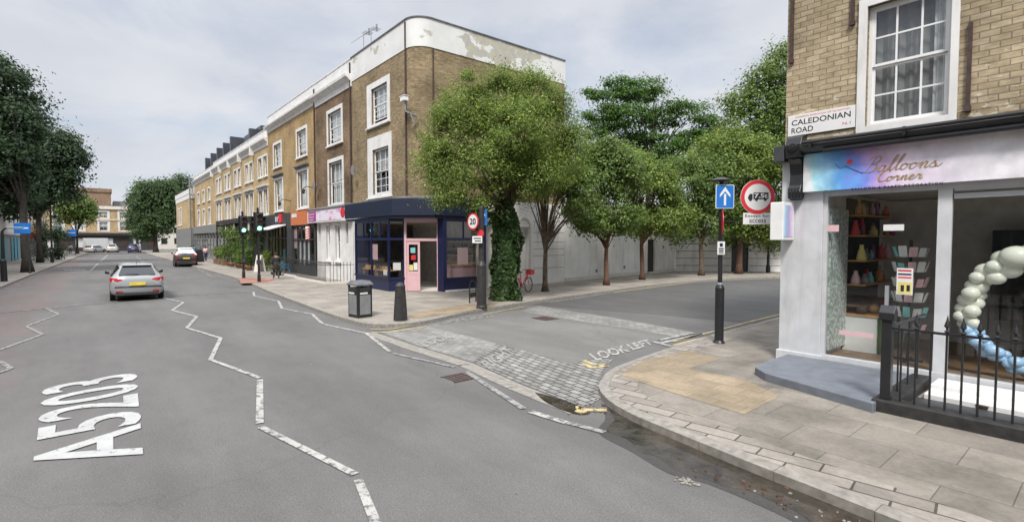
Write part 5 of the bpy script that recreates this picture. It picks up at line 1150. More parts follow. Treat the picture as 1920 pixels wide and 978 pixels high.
p20 = thing('sign_column', 'broad black column with round speed limit sign at the shop corner', 'sign column', gpos(903, 577), FACE)
MB().lathe([(.19, 0), (.19, .06), (.17, .1), (.165, 1.5), (.11, 1.62), (.1, 1.64), (.095, 3.5), (.03, 3.58)], (0, 0, 0), 14).build('pole', 'blackm', p20)
sg = MB().disc((-.27, -.24, 3.02), .29, (-.7, -.714, 0), .015, 36).build('speed_sign', 'red', p20)
d_ = Vector((-.7, -.714, 0)).normalized(); c_ = Vector((-.27, -.24, 3.02))+d_*.0152; MB().disc(c_, .235, d_, .003, 32).build('sign_face', 'signw', sg)
u_ = Vector((.714, -.7, 0)); c2 = c_+d_*.005; text_quad('20', [c2-u_*.16-Vector((0, 0, .11)), c2+u_*.16-Vector((0, 0, .11)), c2+u_*.16+Vector((0, 0, .11)), c2-u_*.16+Vector((0, 0, .11))], 'sign_lettering', 'signblk', sg, off=.03)
MB().box(-.3, .04, -.24, -.22, 2.28, 2.52).build('white_plate', 'signw', p20); MB().box(-.26, 0, -.243, -.2405, 2.42, 2.46).build('plate_print', 'signblk', p20); MB().box(-.22, 0, -.243, -.2405, 2.33, 2.37).build('plate_print', 'signblk', p20)
MB().disc((-.02, -.21, 2.62), .12, (0, -1, 0), .012, 24).build('small_red_sign', 'red', p20)
px_ = thing('sign_post', 'slim dark post with small blue arrow sign just behind the broad black column', 'sign post', gpos(909, 572), FACE)
MB().lathe([(.07, 0), (.05, .05), (.05, 3.6)], (0, 0, 0), 10).build('pole', 'navy', px_); s_ = MB().box(-.17, .12, -.62, -.60, 2.9, 3.45).build('arrow_sign', 'blue', px_)
MB().box(-.02, .02, -.6, 0, 3.1, 3.14).box(-.02, .02, -.6, 0, 3.3, 3.34).build('bracket', 'black', px_)
MB().box(-.04, -.01, -.626, -.6205, 2.97, 3.38).build('arrow', 'signw', s_); MB().quad((-.025, -.627, 3.4), (-.11, -.627, 3.26), (-.11, -.627, 3.2), (-.025, -.627, 3.3)).quad((-.025, -.627, 3.4), (-.025, -.627, 3.3), (.06, -.627, 3.2), (.06, -.627, 3.26)).build('arrow_head', 'signw', s_)

bn = thing('litter_bin', 'black litter bin with grey side panels on the corner pavement', 'bin', (5.42, -4.98, .118), R(8)); bn.scale = (.87, .87, .97)
MB().box(-.33, .33, -.29, .29, 0, .95).build('body', 'black', bn, bevel=.02)
mb = MB(); mb.hexa([(-.36, -.32, 1.06), (.36, -.32, 1.06), (.36, .32, 1.06), (-.36, .32, 1.06)], [(-.27, -.23, 1.16), (.27, -.23, 1.16), (.27, .23, 1.16), (-.27, .23, 1.16)]); mb.box(-.36, .36, -.32, .32, 1.02, 1.06); mb.build('lid', 'lead', bn)
mb = MB(); [mb.box(x, x+.06, y, y+.06, .95, 1.02) for x in (-.33, .27) for y in (-.29, .23)]; mb.build('corner_post', 'black', bn)
for ax, nm in ((0, 'a'), (1, 'b')):
    mb = MB()
    if ax == 0: mb.box(-.25, .25, -.30, -.289, .1, .72)
    else: mb.box(.329, .34, -.21, .21, .1, .72)
    mb.build('side_panel', 'mgrey', bn)
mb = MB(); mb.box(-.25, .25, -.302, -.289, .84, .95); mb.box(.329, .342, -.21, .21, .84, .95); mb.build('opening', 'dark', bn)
mb = MB(); mb.box(-.25, .1, -.303, -.29, .75, .80); mb.box(.33, .343, -.2, .1, .75, .8); mb.build('sticker', 'signw', bn)
MB().box(-.31, -.2, -.25, -.2, -.01, .0).build('fixing', 'dgrey', bn) if False else None
bo = thing('bollard', 'tapered black cast iron bollard beside the litter bin', 'bollard', gpos(751, 600), R(20))
MB().lathe([(.205, 0), (.20, .15), (.145, .98), (.15, 1.0), (.15, 1.03), (.10, 1.10), (.04, 1.13)], (0, 0, 0), 8).build('shaft', 'blackm', bo)
ra = thing('cycle_stand', 'low black hoop stand with nameplate left of the broad sign column', 'cycle stand', (4.7, -.2, .118), R(118))
MB().tube([(-.27, 0, 0), (-.27, 0, .68), (-.2, 0, .8), (0, 0, .84), (.2, 0, .8), (.27, 0, .68), (.27, 0, 0)], .025, 8).build('hoop', 'black', ra); MB().box(-.25, .25, -.01, .01, .2, .38).build('nameplate', 'dgrey', ra)
lp = thing('lamp_post', 'old black lamp post at the street bend in front of hanging ivy', 'lamp post', gpos(1440, 511)); MB().lathe([(.16, 0), (.15, .5), (.1, .6), (.1, 1.3), (.06, 1.4), (.05, 4.6)], (0, 0, 0), 12).build('pole', 'black', lp); MB().lathe([(.06, 4.6), (.14, 4.7), (.2, 5.1), (.05, 5.3)], (0, 0, 0), 8).build('lantern', 'mgrey', lp)

def signal(label, base, h):
    t_ = thing('traffic_light', label, 'traffic light', base, R(0), group='traffic lights by the crossing')
    MB().lathe([(.1, 0), (.09, .4), (.07, .45), (.065, h), (.06, h+.25), (.02, h+.3)], (0, 0, 0), 12).build('pole', 'black', t_)
    bb = rrect(MB(), -.26, .26, h-1.15, h, .0, .02, .05).rot(math.pi/2).xf(lambda x, y, z: (x+.12, y, z)).build('backing_board', 'black', t_)
    MB().box(.1, .3, -.16, .16, h-1.08, h-.06).build('housing', 'dgrey', t_, bevel=.02)
    for k, mt_ in enumerate(('redoff', 'amboff', 'green')):
        z = h-.22-k*.34; MB().disc((.3, 0, z), .105, (1, 0, 0), .02, 20).build('lens', mt_, t_)
        hd = MB()
        for j in range(8):
            a0, a1 = R(j*22.5), R((j+1)*22.5); hd.quad((.3, .125*math.cos(a0), z+.125*math.sin(a0)), (.3, .125*math.cos(a1), z+.125*math.sin(a1)), (.44, .12*math.cos(a1), z+.12*math.sin(a1)), (.46, .12*math.cos(a0), z+.12*math.sin(a0)))
        hd.build('hood', 'black', t_)
    MB().box(-.12, .1, -.1, .1, 1.0, 1.25).build('push_button_box', 'dgrey', t_)
    return t_
mat('redoff', (.09, .01, .01), .3); mat('amboff', (.12, .06, .01), .3); M['redoff'] = MATS['redoff']; M['amboff'] = MATS['amboff']
signal('green traffic light on black pole nearer the shops and the camera', (-10.96, -4.11, .118), 3.95); signal('green traffic light on black pole farther along the kerb', (-14.7, -4.14, .118), 3.9)

def front_rail(label, x0, x1, y, h, spear=True, plinth=.12, ret=None, name='area_railing'):
    t_ = thing(name, label, 'railing', ((x0+x1)/2, y, .1), world=True, group='area railings before the shops')
    mb = MB(); mb.box(x0-.1, x1+.1, y-.12, y+.12, .1, .1+plinth); mb.box(x1-.12, x1+.1, y+.12, -.1, .1, .1+plinth) if ret else None; mb.build('plinth', 'stucco', t_)
    mb = MB(); mb.box(x0, x1, y-.018, y+.018, 1.12, 1.15); mb.box(x0, x1, y-.018, y+.018, .3, .32); mb.build('rail', 'black', t_)
    if ret: MB().box(x1-.02, x1+.02, y, -.1, 1.12, 1.15).build('rail', 'black', t_)
    x = x0
    while x <= x1+.01: MB().tube([(x, y, .1+plinth), (x, y, 1.22)], .014, 5).lathe([(.01, 0), (.035, .05), (.004, .14)], (x, y, 1.2), 5).build('railing_bar', 'black', t_); x += .19
    if ret:
        yy_ = y+.19
        while yy_ < -.15: MB().tube([(x1, yy_, .1+plinth), (x1, yy_, 1.3)], .014, 5).build('railing_bar', 'black', t_); yy_ += .19
front_rail('black spiked railing in front of the white stucco shop', -12.3, -7.0, -1.65, 1.2, ret=True)
front_rail('black spiked railing in front of the orange sign shop', -18.8, -13.3, -1.35, 1.2)

# bicycle
def bicycle(label, base, rz, mt_):
    t_ = thing('bicycle', label, 'bicycle', base, rz)
    for x in (-.52, .52):
        mb = MB(); mb.tube([(x+.33*math.cos(R(a)), 0, .34+.33*math.sin(R(a))) for a in range(0, 361, 15)], .02, 6); wh = mb.build('wheel', 'tyre', t_)
        mb = MB(); [mb.tube([(x, 0, .34), (x+.31*math.cos(R(a)), 0, .34+.31*math.sin(R(a)))], .003, 3) for a in range(0, 360, 20)]; mb.tube([(x, -.05, .34), (x, .05, .34)], .03, 8); mb.build('spokes', 'alu', wh)
    MB().tube([(-.52, 0, .34), (-.1, 0, .3), (.38, 0, .75), (.45, 0, .92)], .03, 6).tube([(-.1, 0, .3), (-.18, 0, .85)], .028, 6).tube([(-.52, 0, .34), (-.16, 0, .7)], .015, 6).tube([(.42, 0, .85), (.52, 0, .34)], .022, 6).build('frame', mt_, t_, smooth=True)
    MB().box(-.75, -.3, -.05, .05, .66, .7).build('rear_mudguard', mt_, t_); MB().tube([(.42+.0, -.28, 1.02), (.46, -.1, 1.04), (.46, .1, 1.04), (.42, .28, 1.02)], .014, 6).tube([(.44, 0, .9), (.45, 0, 1.04)], .018, 6).build('handlebar', 'black', t_)
    MB().box(.5, .8, -.16, .16, .8, 1.02).build('basket', mt_, t_, bevel=.02); MB().ball((-.2, 0, .95), (.14, .08, .04)).build('saddle', 'black', t_, smooth=True); MB().tube([(-.18, 0, .8), (-.19, 0, .95)], .016).build('seat_post', 'alu', t_)
    MB().tube([(-.1, -.08, .3), (-.1, .08, .3)], .02).box(-.16, -.04, .08, .16, .16, .19).box(-.16, -.04, -.16, -.08, .42, .45).build('pedal', 'black', t_)
bicycle('coral red hire bicycle leaning beside the ivy covered trunk', gpos(980, 549), R(108), 'bikered')

# person walking away, in a dark coat
def skinned(name, pts, edges, rad, mt_, parent, sub=1):
    me = bpy.data.meshes.new(name); me.from_pydata(pts, edges, []); me.materials.append(M[mt_]); o = bpy.data.objects.new(name, me); COL.objects.link(o); o.parent = parent
    sk = o.modifiers.new('skin', 'SKIN'); sk.use_smooth_shade = True
    for i, r in enumerate(rad): me.skin_vertices[0].data[i].radius = (r, r) if not hasattr(r, '__len__') else r
    me.skin_vertices[0].data[0].use_root = True
    sb = o.modifiers.new('sub', 'SUBSURF'); sb.levels = sub; sb.render_levels = sub; return o
def person(label, base, rz, h=1.7, coat='dark', legs='dgrey', hair='dark', stride=.16, skirt=True, group=None):
    t_ = thing('person', label, 'person', base, rz, group=group); s = h/1.7
    P_ = [(0, 0, .95), (0, 0, 1.15), (0, 0, 1.38), (0, .01, 1.47), (0, .02, 1.57), (0, .02, 1.66),
          (-.09, 0, .9), (-.10, stride, .5), (-.10, stride*1.1, .08), (-.10, stride*1.1+.14, .04),
          (.09, 0, .9), (.10, -stride*.3, .5), (.10, -stride*1.4, .1), (.10, -stride*1.4+.14, .04),
          (-.19, 0, 1.38), (-.24, -.06, 1.12), (-.23, .02, .88), (.19, 0, 1.38), (.24, .05, 1.12), (.23, .12, .89)]
    E_ = [(0, 1), (1, 2), (2, 3), (3, 4), (4, 5), (0, 6), (6, 7), (7, 8), (8, 9), (0, 10), (10, 11), (11, 12), (12, 13), (2, 14), (14, 15), (15, 16), (2, 17), (17, 18), (18, 19)]
    Rr = [.13, .12, .13, .055, .085, .07, .085, .06, .042, .035, .085, .06, .042, .035, .06, .045, .03, .06, .045, .03]
    sc = lambda L_: [(x*s, y*s, z*s) for x, y, z in L_]
    skinned('body', sc(P_), E_, [r*s for r in Rr], 'skin', t_)
    skinned('trousers', sc([P_[0]]+P_[6:9]+P_[10:13]), [(0, 1), (1, 2), (2, 3), (0, 4), (4, 5), (5, 6)], [x*s for x in (.14, .10, .075, .055, .10, .075, .055)], legs, t_)
    skinned('shoes', sc([P_[8], P_[9]]), [(0, 1)], [.05*s, .045*s], 'black', t_); skinned('shoes', sc([P_[12], P_[13]]), [(0, 1)], [.05*s, .045*s], 'black', t_)
    cp = [P_[0], P_[1], P_[2], (0, .0, 1.44), P_[14], P_[15], (-.23, .01, .93), P_[17], P_[18], (.23, .11, .94)]
    skinned('coat', sc(cp), [(0, 1), (1, 2), (2, 3), (2, 4), (4, 5), (5, 6), (2, 7), (7, 8), (8, 9)], [x*s for x in (.17, .155, .165, .08, .085, .07, .055, .085, .07, .055)], coat, t_)
    if skirt: MB().lathe([(.19, 1.1), (.2, .9), (.24, .65), (.235, .62), (.15, .85)], (0, 0, 0), 16).xf(lambda x, y, z: (x*s*1.05, y*s*.85, z*s)).build('coat_skirt', coat, t_, smooth=True)
    MB().ball((0, -.005, 1.63), (.095, .105, .11), 12, 8).xf(lambda x, y, z: (x*s, y*s, z*s)).build('hair', hair, t_, smooth=True)
    MB().ball((0, .105, 1.59), (.015, .02, .02), 6, 4).xf(lambda x, y, z: (x*s, y*s, z*s)).build('nose', 'skin', t_, smooth=True)
    for hx, hy, hz in ((-.23, .025, .85), (.23, .125, .86)):
        mb = MB().ball((hx, hy, hz), (.02, .035, .045), 8, 5)
        for k in range(4): mb.tube([(hx, hy-.024+k*.016, hz-.03), (hx, hy-.024+k*.016+.004, hz-.075+abs(k-1.5)*.006), (hx-.01*(1 if hx > 0 else -1), hy-.02+k*.016, hz-.1+abs(k-1.5)*.008)], [.009, .008, .006], 5)
        mb.tube([(hx, hy+.03, hz+.0), (hx, hy+.05, hz-.03), (hx, hy+.045, hz-.055)], [.01, .009, .007], 5); mb.xf(lambda x, y, z: (x*s, y*s, z*s)).build('hand', 'skin', t_, smooth=True)
    return t_
person('person in long dark coat and green trousers walking past the shops', (-12.86, -2.7, .118), R(90), 1.62, 'dark', 'dgrey')
person('person in white top walking on the far side pavement', (-96, -14.6, .118), R(90), 1.7, 'whitec', 'navy', skirt=False, group=None)
person('person in dark clothes standing by the grey glass shopfront', (-52, -2.2, .118), R(-60), 1.72, 'dgrey', 'black', skirt=False)
person('person in pale pink top near the planters', (-46, -1.6, .118), R(70), 1.68, 'pink', 'navy', skirt=False)
person('person in blue jacket passing the grey glass shopfront', (-56, -1.5, .118), R(100), 1.74, 'plastic_blue', 'black', skirt=False)

# pavement furniture by the shops
ch = thing('plastic_chair', 'bright blue plastic chair outside the dark shopfront', 'chair', (-17.4, -1.0, .118), R(200))
MB().box(-.24, .24, -.24, .24, .42, .46).build('seat', 'plastic_blue', ch, bevel=.01); MB().box(-.24, .24, .2, .25, .46, .88).build('backrest', 'plastic_blue', ch, bevel=.01)
for sx in (-1, 1):
    for sy in (-1, 1): MB().tube([(sx*.2, sy*.2, .44), (sx*.27, sy*.27, 0)], .025, 6).build('leg', 'plastic_blue', ch)
    MB().tube([(sx*.25, -.22, .44), (sx*.27, -.2, .66), (sx*.26, .22, .68)], .02, 6).build('arm', 'plastic_blue', ch)
ab = thing('pavement_sign', 'folding pavement sign with a pale board outside the plant shop', 'pavement sign', (-21.2, -1.7, .118), R(20))
for s_ in (-1, 1):
    MB().hexa([(-.32, s_*.28-.02, 0), (.32, s_*.28-.02, 0), (.32, s_*.28+.02, 0), (-.32, s_*.28+.02, 0)], [(-.32, s_*.03-.02, 1.25), (.32, s_*.03-.02, 1.25), (.32, s_*.03+.02, 1.25), (-.32, s_*.03+.02, 1.25)]).build('board', 'stucco', ab)
MB().disc((0, -.05, 1.3), .14, (0, -1, 0), .02, 16).build('round_badge', 'purple', ab)

# planters of the plant shop
def plant(label, x, y, rz, n, leaf, pot='terra', r=.35, potd=(.22, .3), seed=0, box=False, group='pot plants of the plant shop', zb=.118, size=.12):
    rng = np.random.default_rng(seed); t_ = thing('potted_plant', label, 'plant', (x, y, zb), world=True, group=group)
    if box: MB().box(x-.5, x+.5, y-.25, y+.25, zb, zb+.5).build('planter', pot, t_, bevel=.02); pz = zb+.5
    else: MB().lathe([(potd[0]*.7, 0), (potd[0], potd[1]), (potd[0]*1.1, potd[1]), (potd[0]*1.1, potd[1]+.05), (potd[0]*.85, potd[1]+.04)], (x, y, zb), 12).build('pot', pot, t_, smooth=True); pz = zb+potd[1]
    rx = .62 if box else r
    c, nn, K = crown_pts([(x, y, pz+rz*.55, rx, r, rz*.55)], 26, n/26, .22, rng, 1, .3)
    leaves(c, nn, size, 'foliage', leaf, t_, rng, .4); mb = MB(); [mb.tube([(x, y, pz-.05), tuple(k)], .008, 4, cap=False) for k in K[:10]]; mb.build('stem', 'bark', t_)
pl = [(-23.4, -2.0, 1.0, 'terra', 0, 'leafC'), (-24.6, -1.9, 1.5, 'terra', 0, 'leafB'), (-26.0, -1.8, 2.3, 'terra', 0, 'leafC'), (-27.3, -1.9, 1.0, 'terra', 0, 'leafA'), (-28.8, -1.7, 2.0, 'blackm', 0, 'leafC'), (-30.2, -1.9, 2.5, 'terra', 0, 'leafB'), (-32, -1.8, 1.6, 'terra', 0, 'leafC'), (-34, -1.8, 1.3, 'rust', 1, 'leafA'), (-36, -1.8, 1.2, 'rust', 1, 'leafA'), (-38, -1.8, 1.1, 'rust', 1, 'leafA'), (-22.4, -1.0, 1.2, 'mgrey', 0, 'leafA')]
pn = ['knee high dark leaved plant in terracotta nearest the pavement sign', 'medium bushy plant in terracotta second from the pavement sign', 'tall dark leaved shrub in terracotta under the canopy edge', 'short light green plant between two tall dark shrubs', 'tall dark shrub in a black pot', 'tallest mid green shrub in terracotta under the canopy', 'medium dark shrub beside the first wooden trough', 'light green bush in the nearest wooden trough', 'light green bush in the middle wooden trough', 'light green bush in the farthest wooden trough', 'light green plant in a grey pot by the dark shopfront']
for k, (x, y, rz, pot, bx_, lf) in enumerate(pl): plant(pn[k], x, y, rz, 700, lf, 'wood' if pot == 'rust' else pot, r=.6 if rz > 1.4 else .42, seed=k, box=bool(bx_), size=.15)
plant('small green plant by the railing end of the orange shop', -15.8, -1.8, .7, 300, 'leafA', 'dgrey', r=.3, seed=40)
plant('scrubby green plant at the foot of the orange shop railing', -17.2, -1.8, .5, 260, 'leafB', 'dgrey', r=.35, seed=41, potd=(.15, .12))
cl = thing('climbing_plant', 'leafy climber trailing over the timber canopy of the plant shop', 'climber', (-33, -1.5, 3), world=True); rng = np.random.default_rng(5)
c, nn, K = crown_pts([(-37, -1.2, 3.4, 2.5, .4, .6), (-33, -1.3, 3.2, 2, .4, .5), (-29, -1.0, 2.9, 1.6, .5, .9), (-26.3, -.8, 2.7, 1, .5, 1.1)], 90, 22, .4, rng); leaves(c, nn, .17, 'foliage', 'leafB', cl, rng)
for i, x in enumerate((-45.5, -48, -50.5)): tag(MB().lathe([(.1, 0), (.09, .9), (.05, .98)], (x, -3.6, .118), 8).build('bollard', 'black'), ('nearest', 'middle', 'farthest')[i]+' of three thin black bollards by the kerb before the grey shopfront', 'bollard', 'thin black bollards')

# ================================================================== VEHICLES
ST_EST = [(0.0, .74, .33, .72, .80, .66), (.05, .84, .25, .86, .93, .68), (.12, .885, .22, .92, 1.02, .66), (.40, .90, .2, .97, 1.38, .55), (.62, .905, .2, .97, 1.43, .57), (1.0, .91, .2, .96, 1.46, .585), (1.9, .915, .2, .95, 1.475, .60), (2.7, .915, .2, .94, 1.43, .59), (3.05, .91, .2, .94, 1.27, .62), (3.55, .905, .2, .93, .99, .68), (4.1, .88, .2, .86, .91, .62), (4.45, .82, .24, .70, .76, .6), (4.6, .66, .33, .55, .60, .5)]
def ring(s):
    x, hw, zb, be, tp, ht = s
    h_ = [(hw*.78, zb), (hw*.96, zb+.09), (hw, zb+.26), (hw*.995, be-.2), (hw*.985, be-.06), (hw*.95, be), ((hw*.95+ht*1.04)/2, (be+tp-.07)/2), (ht*1.04, tp-.07), (ht*.93, tp-.015), (ht*.5, tp+.012)]
    return [(x, -y, z) for y, z in h_]+[(x, y, z) for y, z in reversed(h_)]
def car(label, rear, rz, paint_, stn=ST_EST, upper=None, lights='redlens', plate='yplate', cat='car', name='parked_car', rwin='darkglass', sx=1, sz=1, sy=1, group=None, door_open=False):
    """local x runs forward from the rear bumper"""
    t_ = thing(name, label, cat, rear, rz, group=group); f = lambda x, y, z: (x*sx, y*sy, z*sz)
    rings = [ring(s) for s in stn]; n = len(rings[0]); mb = MB()
    for r_ in rings: mb.v += r_
    for i in range(len(rings)-1):
        for j in range(n): mb.f.append((i*n+j, i*n+(j+1) % n, (i+1)*n+(j+1) % n, (i+1)*n+j))
    mb.f.append(tuple(range(n-1, -1, -1))); mb.f.append(tuple((len(rings)-1)*n+j for j in range(n)))
    body = mb.xf(f).build('body', paint_, t_, smooth=True)
    if upper:
        mu = MB()
        for i in range(2, 9):
            for j in range(5, 14): mu.quad(*[tuple(Vector(p)+Vector((0, .006*(1 if p[1] > 0 else -1), .008))) for p in (rings[i][j], rings[i][j+1], rings[i+1][j+1], rings[i+1][j])])
        mu.xf(f).build('roof', upper, t_)
    # side glass
    for sgn in (-1, 1):
        gm_ = MB()
        for i, (a, b_) in enumerate(((3, 4), (4, 5), (5, 6), (6, 7), (7, 8))):
            for j in (5, 6):
                q = [Vector(rings[a][j]), Vector(rings[b_][j]), Vector(rings[b_][j+1]), Vector(rings[a][j+1])]
                q = [Vector((p.x, p.y-.008, p.z+.004)) for p in q]
                if sgn > 0: q = [Vector((p.x, -p.y, p.z)) for p in q]
                gm_.quad(*q)
        gm_.xf(f).build('side_window', 'darkglass', t_)
    MB().hexa([(.10, -.62, 1.04), (.10, .62, 1.04), (.14, .62, 1.04), (.14, -.62, 1.04)], [(.385, -.50, 1.37), (.385, .50, 1.37), (.42, .50, 1.37), (.42, -.50, 1.37)]).xf(lambda x, y, z: f(x-.015, y, z)).build('rear_window', rwin, t_)
    MB().hexa([(.33, -.48, 1.39), (.33, .48, 1.39), (.62, .52, 1.44), (.62, -.52, 1.44)], [(.31, -.48, 1.415), (.31, .48, 1.415), (.62, .52, 1.46), (.62, -.52, 1.46)]).xf(f).build('spoiler', paint_ if not upper else upper, t_)
    MB().hexa([(3.56, -.62, 1.0), (3.56, .62, 1.0), (3.5, .62, 1.0), (3.5, -.62, 1.0)], [(2.78, -.54, 1.43), (2.78, .54, 1.43), (2.72, .54, 1.42), (2.72, -.54, 1.42)]).xf(lambda x, y, z: f(x+.01, y, z+.01)).build('windscreen', 'darkglass', t_)
    MB().tube([(.09, -.05, 1.06), (.05, .2, 1.09), (.07, .35, 1.1)], .012, 4).xf(f).build('wiper', 'black', t_)
    for sgn in (-1, 1):
        a, b_ = sorted((sgn*.50, sgn*.87)); c_ = sgn*.88
        MB().hexa([(.03, sgn*.42, .83), (.0, sgn*.66, .80), (.10, sgn*.885, .80), (.3, sgn*.91, .82)], [(.08, sgn*.42, .87), (.04, sgn*.66, .92), (.10, sgn*.875, .94), (.3, sgn*.905, .93)]).xf(lambda x, y, z: f(x-.012, y*1.003, z)).build('tail_light', lights, t_)
        MB().box(-.02, .02, sgn*.5, sgn*.72, .36, .41).xf(f).build('reflector', lights, t_)
        MB().hexa([(2.85, sgn*.9, .95), (3.0, sgn*.9, .95), (3.0, sgn*1.06, .97), (2.88, sgn*1.06, .97)], [(2.85, sgn*.9, 1.02), (3.0, sgn*.9, 1.04), (3.0, sgn*1.06, 1.1), (2.88, sgn*1.06, 1.1)]).xf(f).build('mirror', 'black', t_)
        MB().hexa([(4.35, sgn*.5, .62), (4.55, sgn*.5, .6), (4.4, sgn*.8, .62), (4.2, sgn*.87, .64)], [(4.3, sgn*.5, .72), (4.45, sgn*.5, .70), (4.3, sgn*.78, .74), (4.15, sgn*.86, .76)]).xf(f).build('headlight', 'alu', t_)
        for x in (.85, 3.65):
            wh = MB().tube([(x, sgn*.72, .32), (x, sgn*.9, .32)], .32, 20).xf(lambda X, Y, Z: (X*sx, Y*sy, Z)).build('wheel', 'tyre', t_)
            MB().tube([(x, sgn*.9, .32), (x, sgn*.915, .32)], .2, 12).xf(lambda X, Y, Z: (X*sx, Y*sy, Z)).build('rim', 'alu', wh)
            ah = MB().tube([(x, sgn*.87, .34), (x, sgn*.918, .34)], .37, 20).xf(lambda X, Y, Z: (X*sx, Y*sy*.996, Z)).build('wheel_arch', 'dark', t_)
    MB().box(-.03, .1, -.27, .27, .62, .74).xf(lambda x, y, z: f(x-.01 if z < .7 else x+.005, y, z)).build('number_plate', plate, t_)
    MB().box(-.012, .3, -.72, .72, .24, .34).xf(lambda x, y, z: f(x+.01, y, z)).build('bumper_trim', 'dgrey', t_)
    MB().box(.3, 4.2, -.7, .7, .14, .24).xf(f).build('underbody', 'dark', t_)
    MB().tube([(.8, 0, 1.45), (.65, 0, 1.55)], .01, 4).xf(f).build('aerial', 'black', t_)
    if door_open:
        MB().hexa([(1.9, -.9, .3), (2.3, -1.6, .3), (2.25, -1.63, .3), (1.86, -.93, .3)], [(1.9, -.85, 1.3), (2.25, -1.45, 1.3), (2.2, -1.48, 1.3), (1.86, -.88, 1.3)]).xf(f).build('door', paint_, t_)
    return t_
car('silver estate car driving away in the near lane', (-5.3, -10.0, .016), R(179), 'silver', name='estate_car', sz=1.02)
car('dark car with pale roof and open side door parked at the kerb', (-35.2, -4.75, .0), R(176.5), 'dgrey', upper='whitec', rwin='alu', name='parked_car', sz=1.2, sx=.95, door_open=True)  # silver rear window: the sky's reflection is painted in as its colour
def farcar(label, px, dep, mt_, rz, **k):
    x, y, _ = P3(px, 460, dep); return car(label, (x, y, 0), rz, mt_, **k)
farcar('white car farthest left in the queue by the far pub', 164, 100, 'whitecar', R(150), name='distant_car')
farcar('white car at the middle of the queue by the far pub', 210, 102, 'whitecar', R(175), name='distant_car', sz=1.15)
farcar('blue car beside the white car near the far trees', 249, 100, 'bluecar', R(170), name='distant_car', sz=1.2)
vx, vy, _ = P3(186, 460, 106)
vn = thing('white_van', 'white box van standing in front of the far pub', 'van', (vx, vy, 0), R(110))
MB().box(-2.4, 1.2, -1, 1, .5, 2.9).build('cargo_box', 'whitecar', vn, bevel=.05); MB().hexa([(1.2, -.95, .4), (2.9, -.95, .4), (2.9, .95, .4), (1.2, .95, .4)], [(1.2, -.9, 2.2), (1.9, -.85, 2.2), (1.9, .85, 2.2), (1.2, .9, 2.2)]).build('cab', 'whitecar', vn)
MB().hexa([(2.5, -.8, 1.3), (2.52, -.8, 1.3), (2.52, .8, 1.3), (2.5, .8, 1.3)], [(1.95, -.75, 2.1), (1.97, -.75, 2.1), (1.97, .75, 2.1), (1.95, .75, 2.1)]).build('windscreen', 'darkglass', vn)
for x in (-1.5, 2.1):
    for sgn in (-1, 1): MB().tube([(x, sgn*.8, .38), (x, sgn*1.02, .38)], .38, 14).build('wheel', 'tyre', vn)

# ================================================================== FAR END AND LEFT SIDE
pub = thing('pub_building', 'yellow brick pub with white bands and brown rooftop block closing the street', 'building', (-122, -8, 0), world=True)
mb = MB(); ops = [(y, y+1.5, z0, z1) for y in (-21.5, -18, -14.6, -10.4, -6.8, -3.4) for z0, z1 in ((4.6, 6.6), (7.4, 8.8))]
grid_wall(mb, 'x', -125, -24, -.5, 4.1, 9.4, ops, .25); mb.quad((-125, -24, 0), (-125, -24, 9.4), (-136, -24, 9.4), (-136, -24, 0)); mb.quad((-125, -.5, 0), (-136, -.5, 0), (-136, -.5, 9.4), (-125, -.5, 9.4)); mb.quad((-125, -24, 9.4), (-125, -.5, 9.4), (-136, -.5, 9.4), (-136, -24, 9.4)); mb.build('wall', 'brick_gold', pub)
for o in ops: window(pub, -125, o, (o[0]-.35, o[1]+.35, o[2]-.2, o[3]+.35), axis='x', cols=2, rows=(1, 1), sill=False, blind=.5)
MB().box(-125.2, -124.7, -24, -.4, 9.4, 10.1).build('cornice', 'stucco', pub); MB().box(-125.1, -124.85, -24, -.4, 6.9, 7.1).build('band', 'stucco', pub)
MB().box(-125.6, -124.3, -24, -.4, 3.5, 4.1).build('fascia', 'blackm', pub); MB().box(-125.4, -125, -24, -.4, .1, 3.5).build('pub_front', 'dgrey', pub)
[MB().box(-124.98, -124.95, y, y+1.4, .9, 2.9).build('pub_window', 'curtain' if k % 2 else 'rust', pub) for k, y in enumerate((-22, -19.5, -17, -14.5, -12, -9.5, -7, -4.5, -2))]
MB().box(-133, -125.5, -14.4, -8.2, 10.1, 13.2).build('rooftop_block', 'brick_red', pub); MB().box(-133.2, -125.3, -14.6, -8, 13.2, 14.0).build('block_parapet', 'brick_red', pub)
MB().box(-134, -127, -7.8, -1, 10.1, 11.4).build('mansard_roof', 'mgrey', pub)
for lab_, x0_, x1_, y0_, y1_, h_, mt_ in (('pale distant building seen right of the far green trees', -160, -150, 2, 22, 9, 'stucco'), ('brown distant building behind the far green trees', -175, -165, -14, 2, 12, 'brick_red')):
    q_ = thing('distant_building', lab_, 'building', (x0_, y0_, 0), world=True); MB().box(x0_, x1_, y0_, y1_, 0, h_).build('wall', mt_, q_); MB().box(x0_-.2, x1_+.3, y0_-.2, y1_+.2, h_, h_+.5).build('roof', 'lead', q_)
    for yy in range(int(y0_)+1, int(y1_)-1, 3):
        for zz_ in (1.5, 4.5): MB().box(x1_, x1_+.1, yy, yy+1.3, zz_, zz_+1.6).build('window', 'darkglass', q_)
fb_ = thing('rear_building', 'pale distant flats rising behind the tree beside the pub', 'building', (-140, -30, 0), world=True); MB().box(-150, -135, -44, -26, 0, 11).build('wall', 'stucco', fb_)
[MB().box(-134.99, -134.9, y, y+1.2, z, z+1.5).build('window', 'darkglass', fb_) for y in range(-43, -27, 3) for z in (2, 5, 8)]
lb = thing('white_shop', 'white rendered building with blue shutters on the far left pavement', 'building', (-57, -22, 0), world=True)
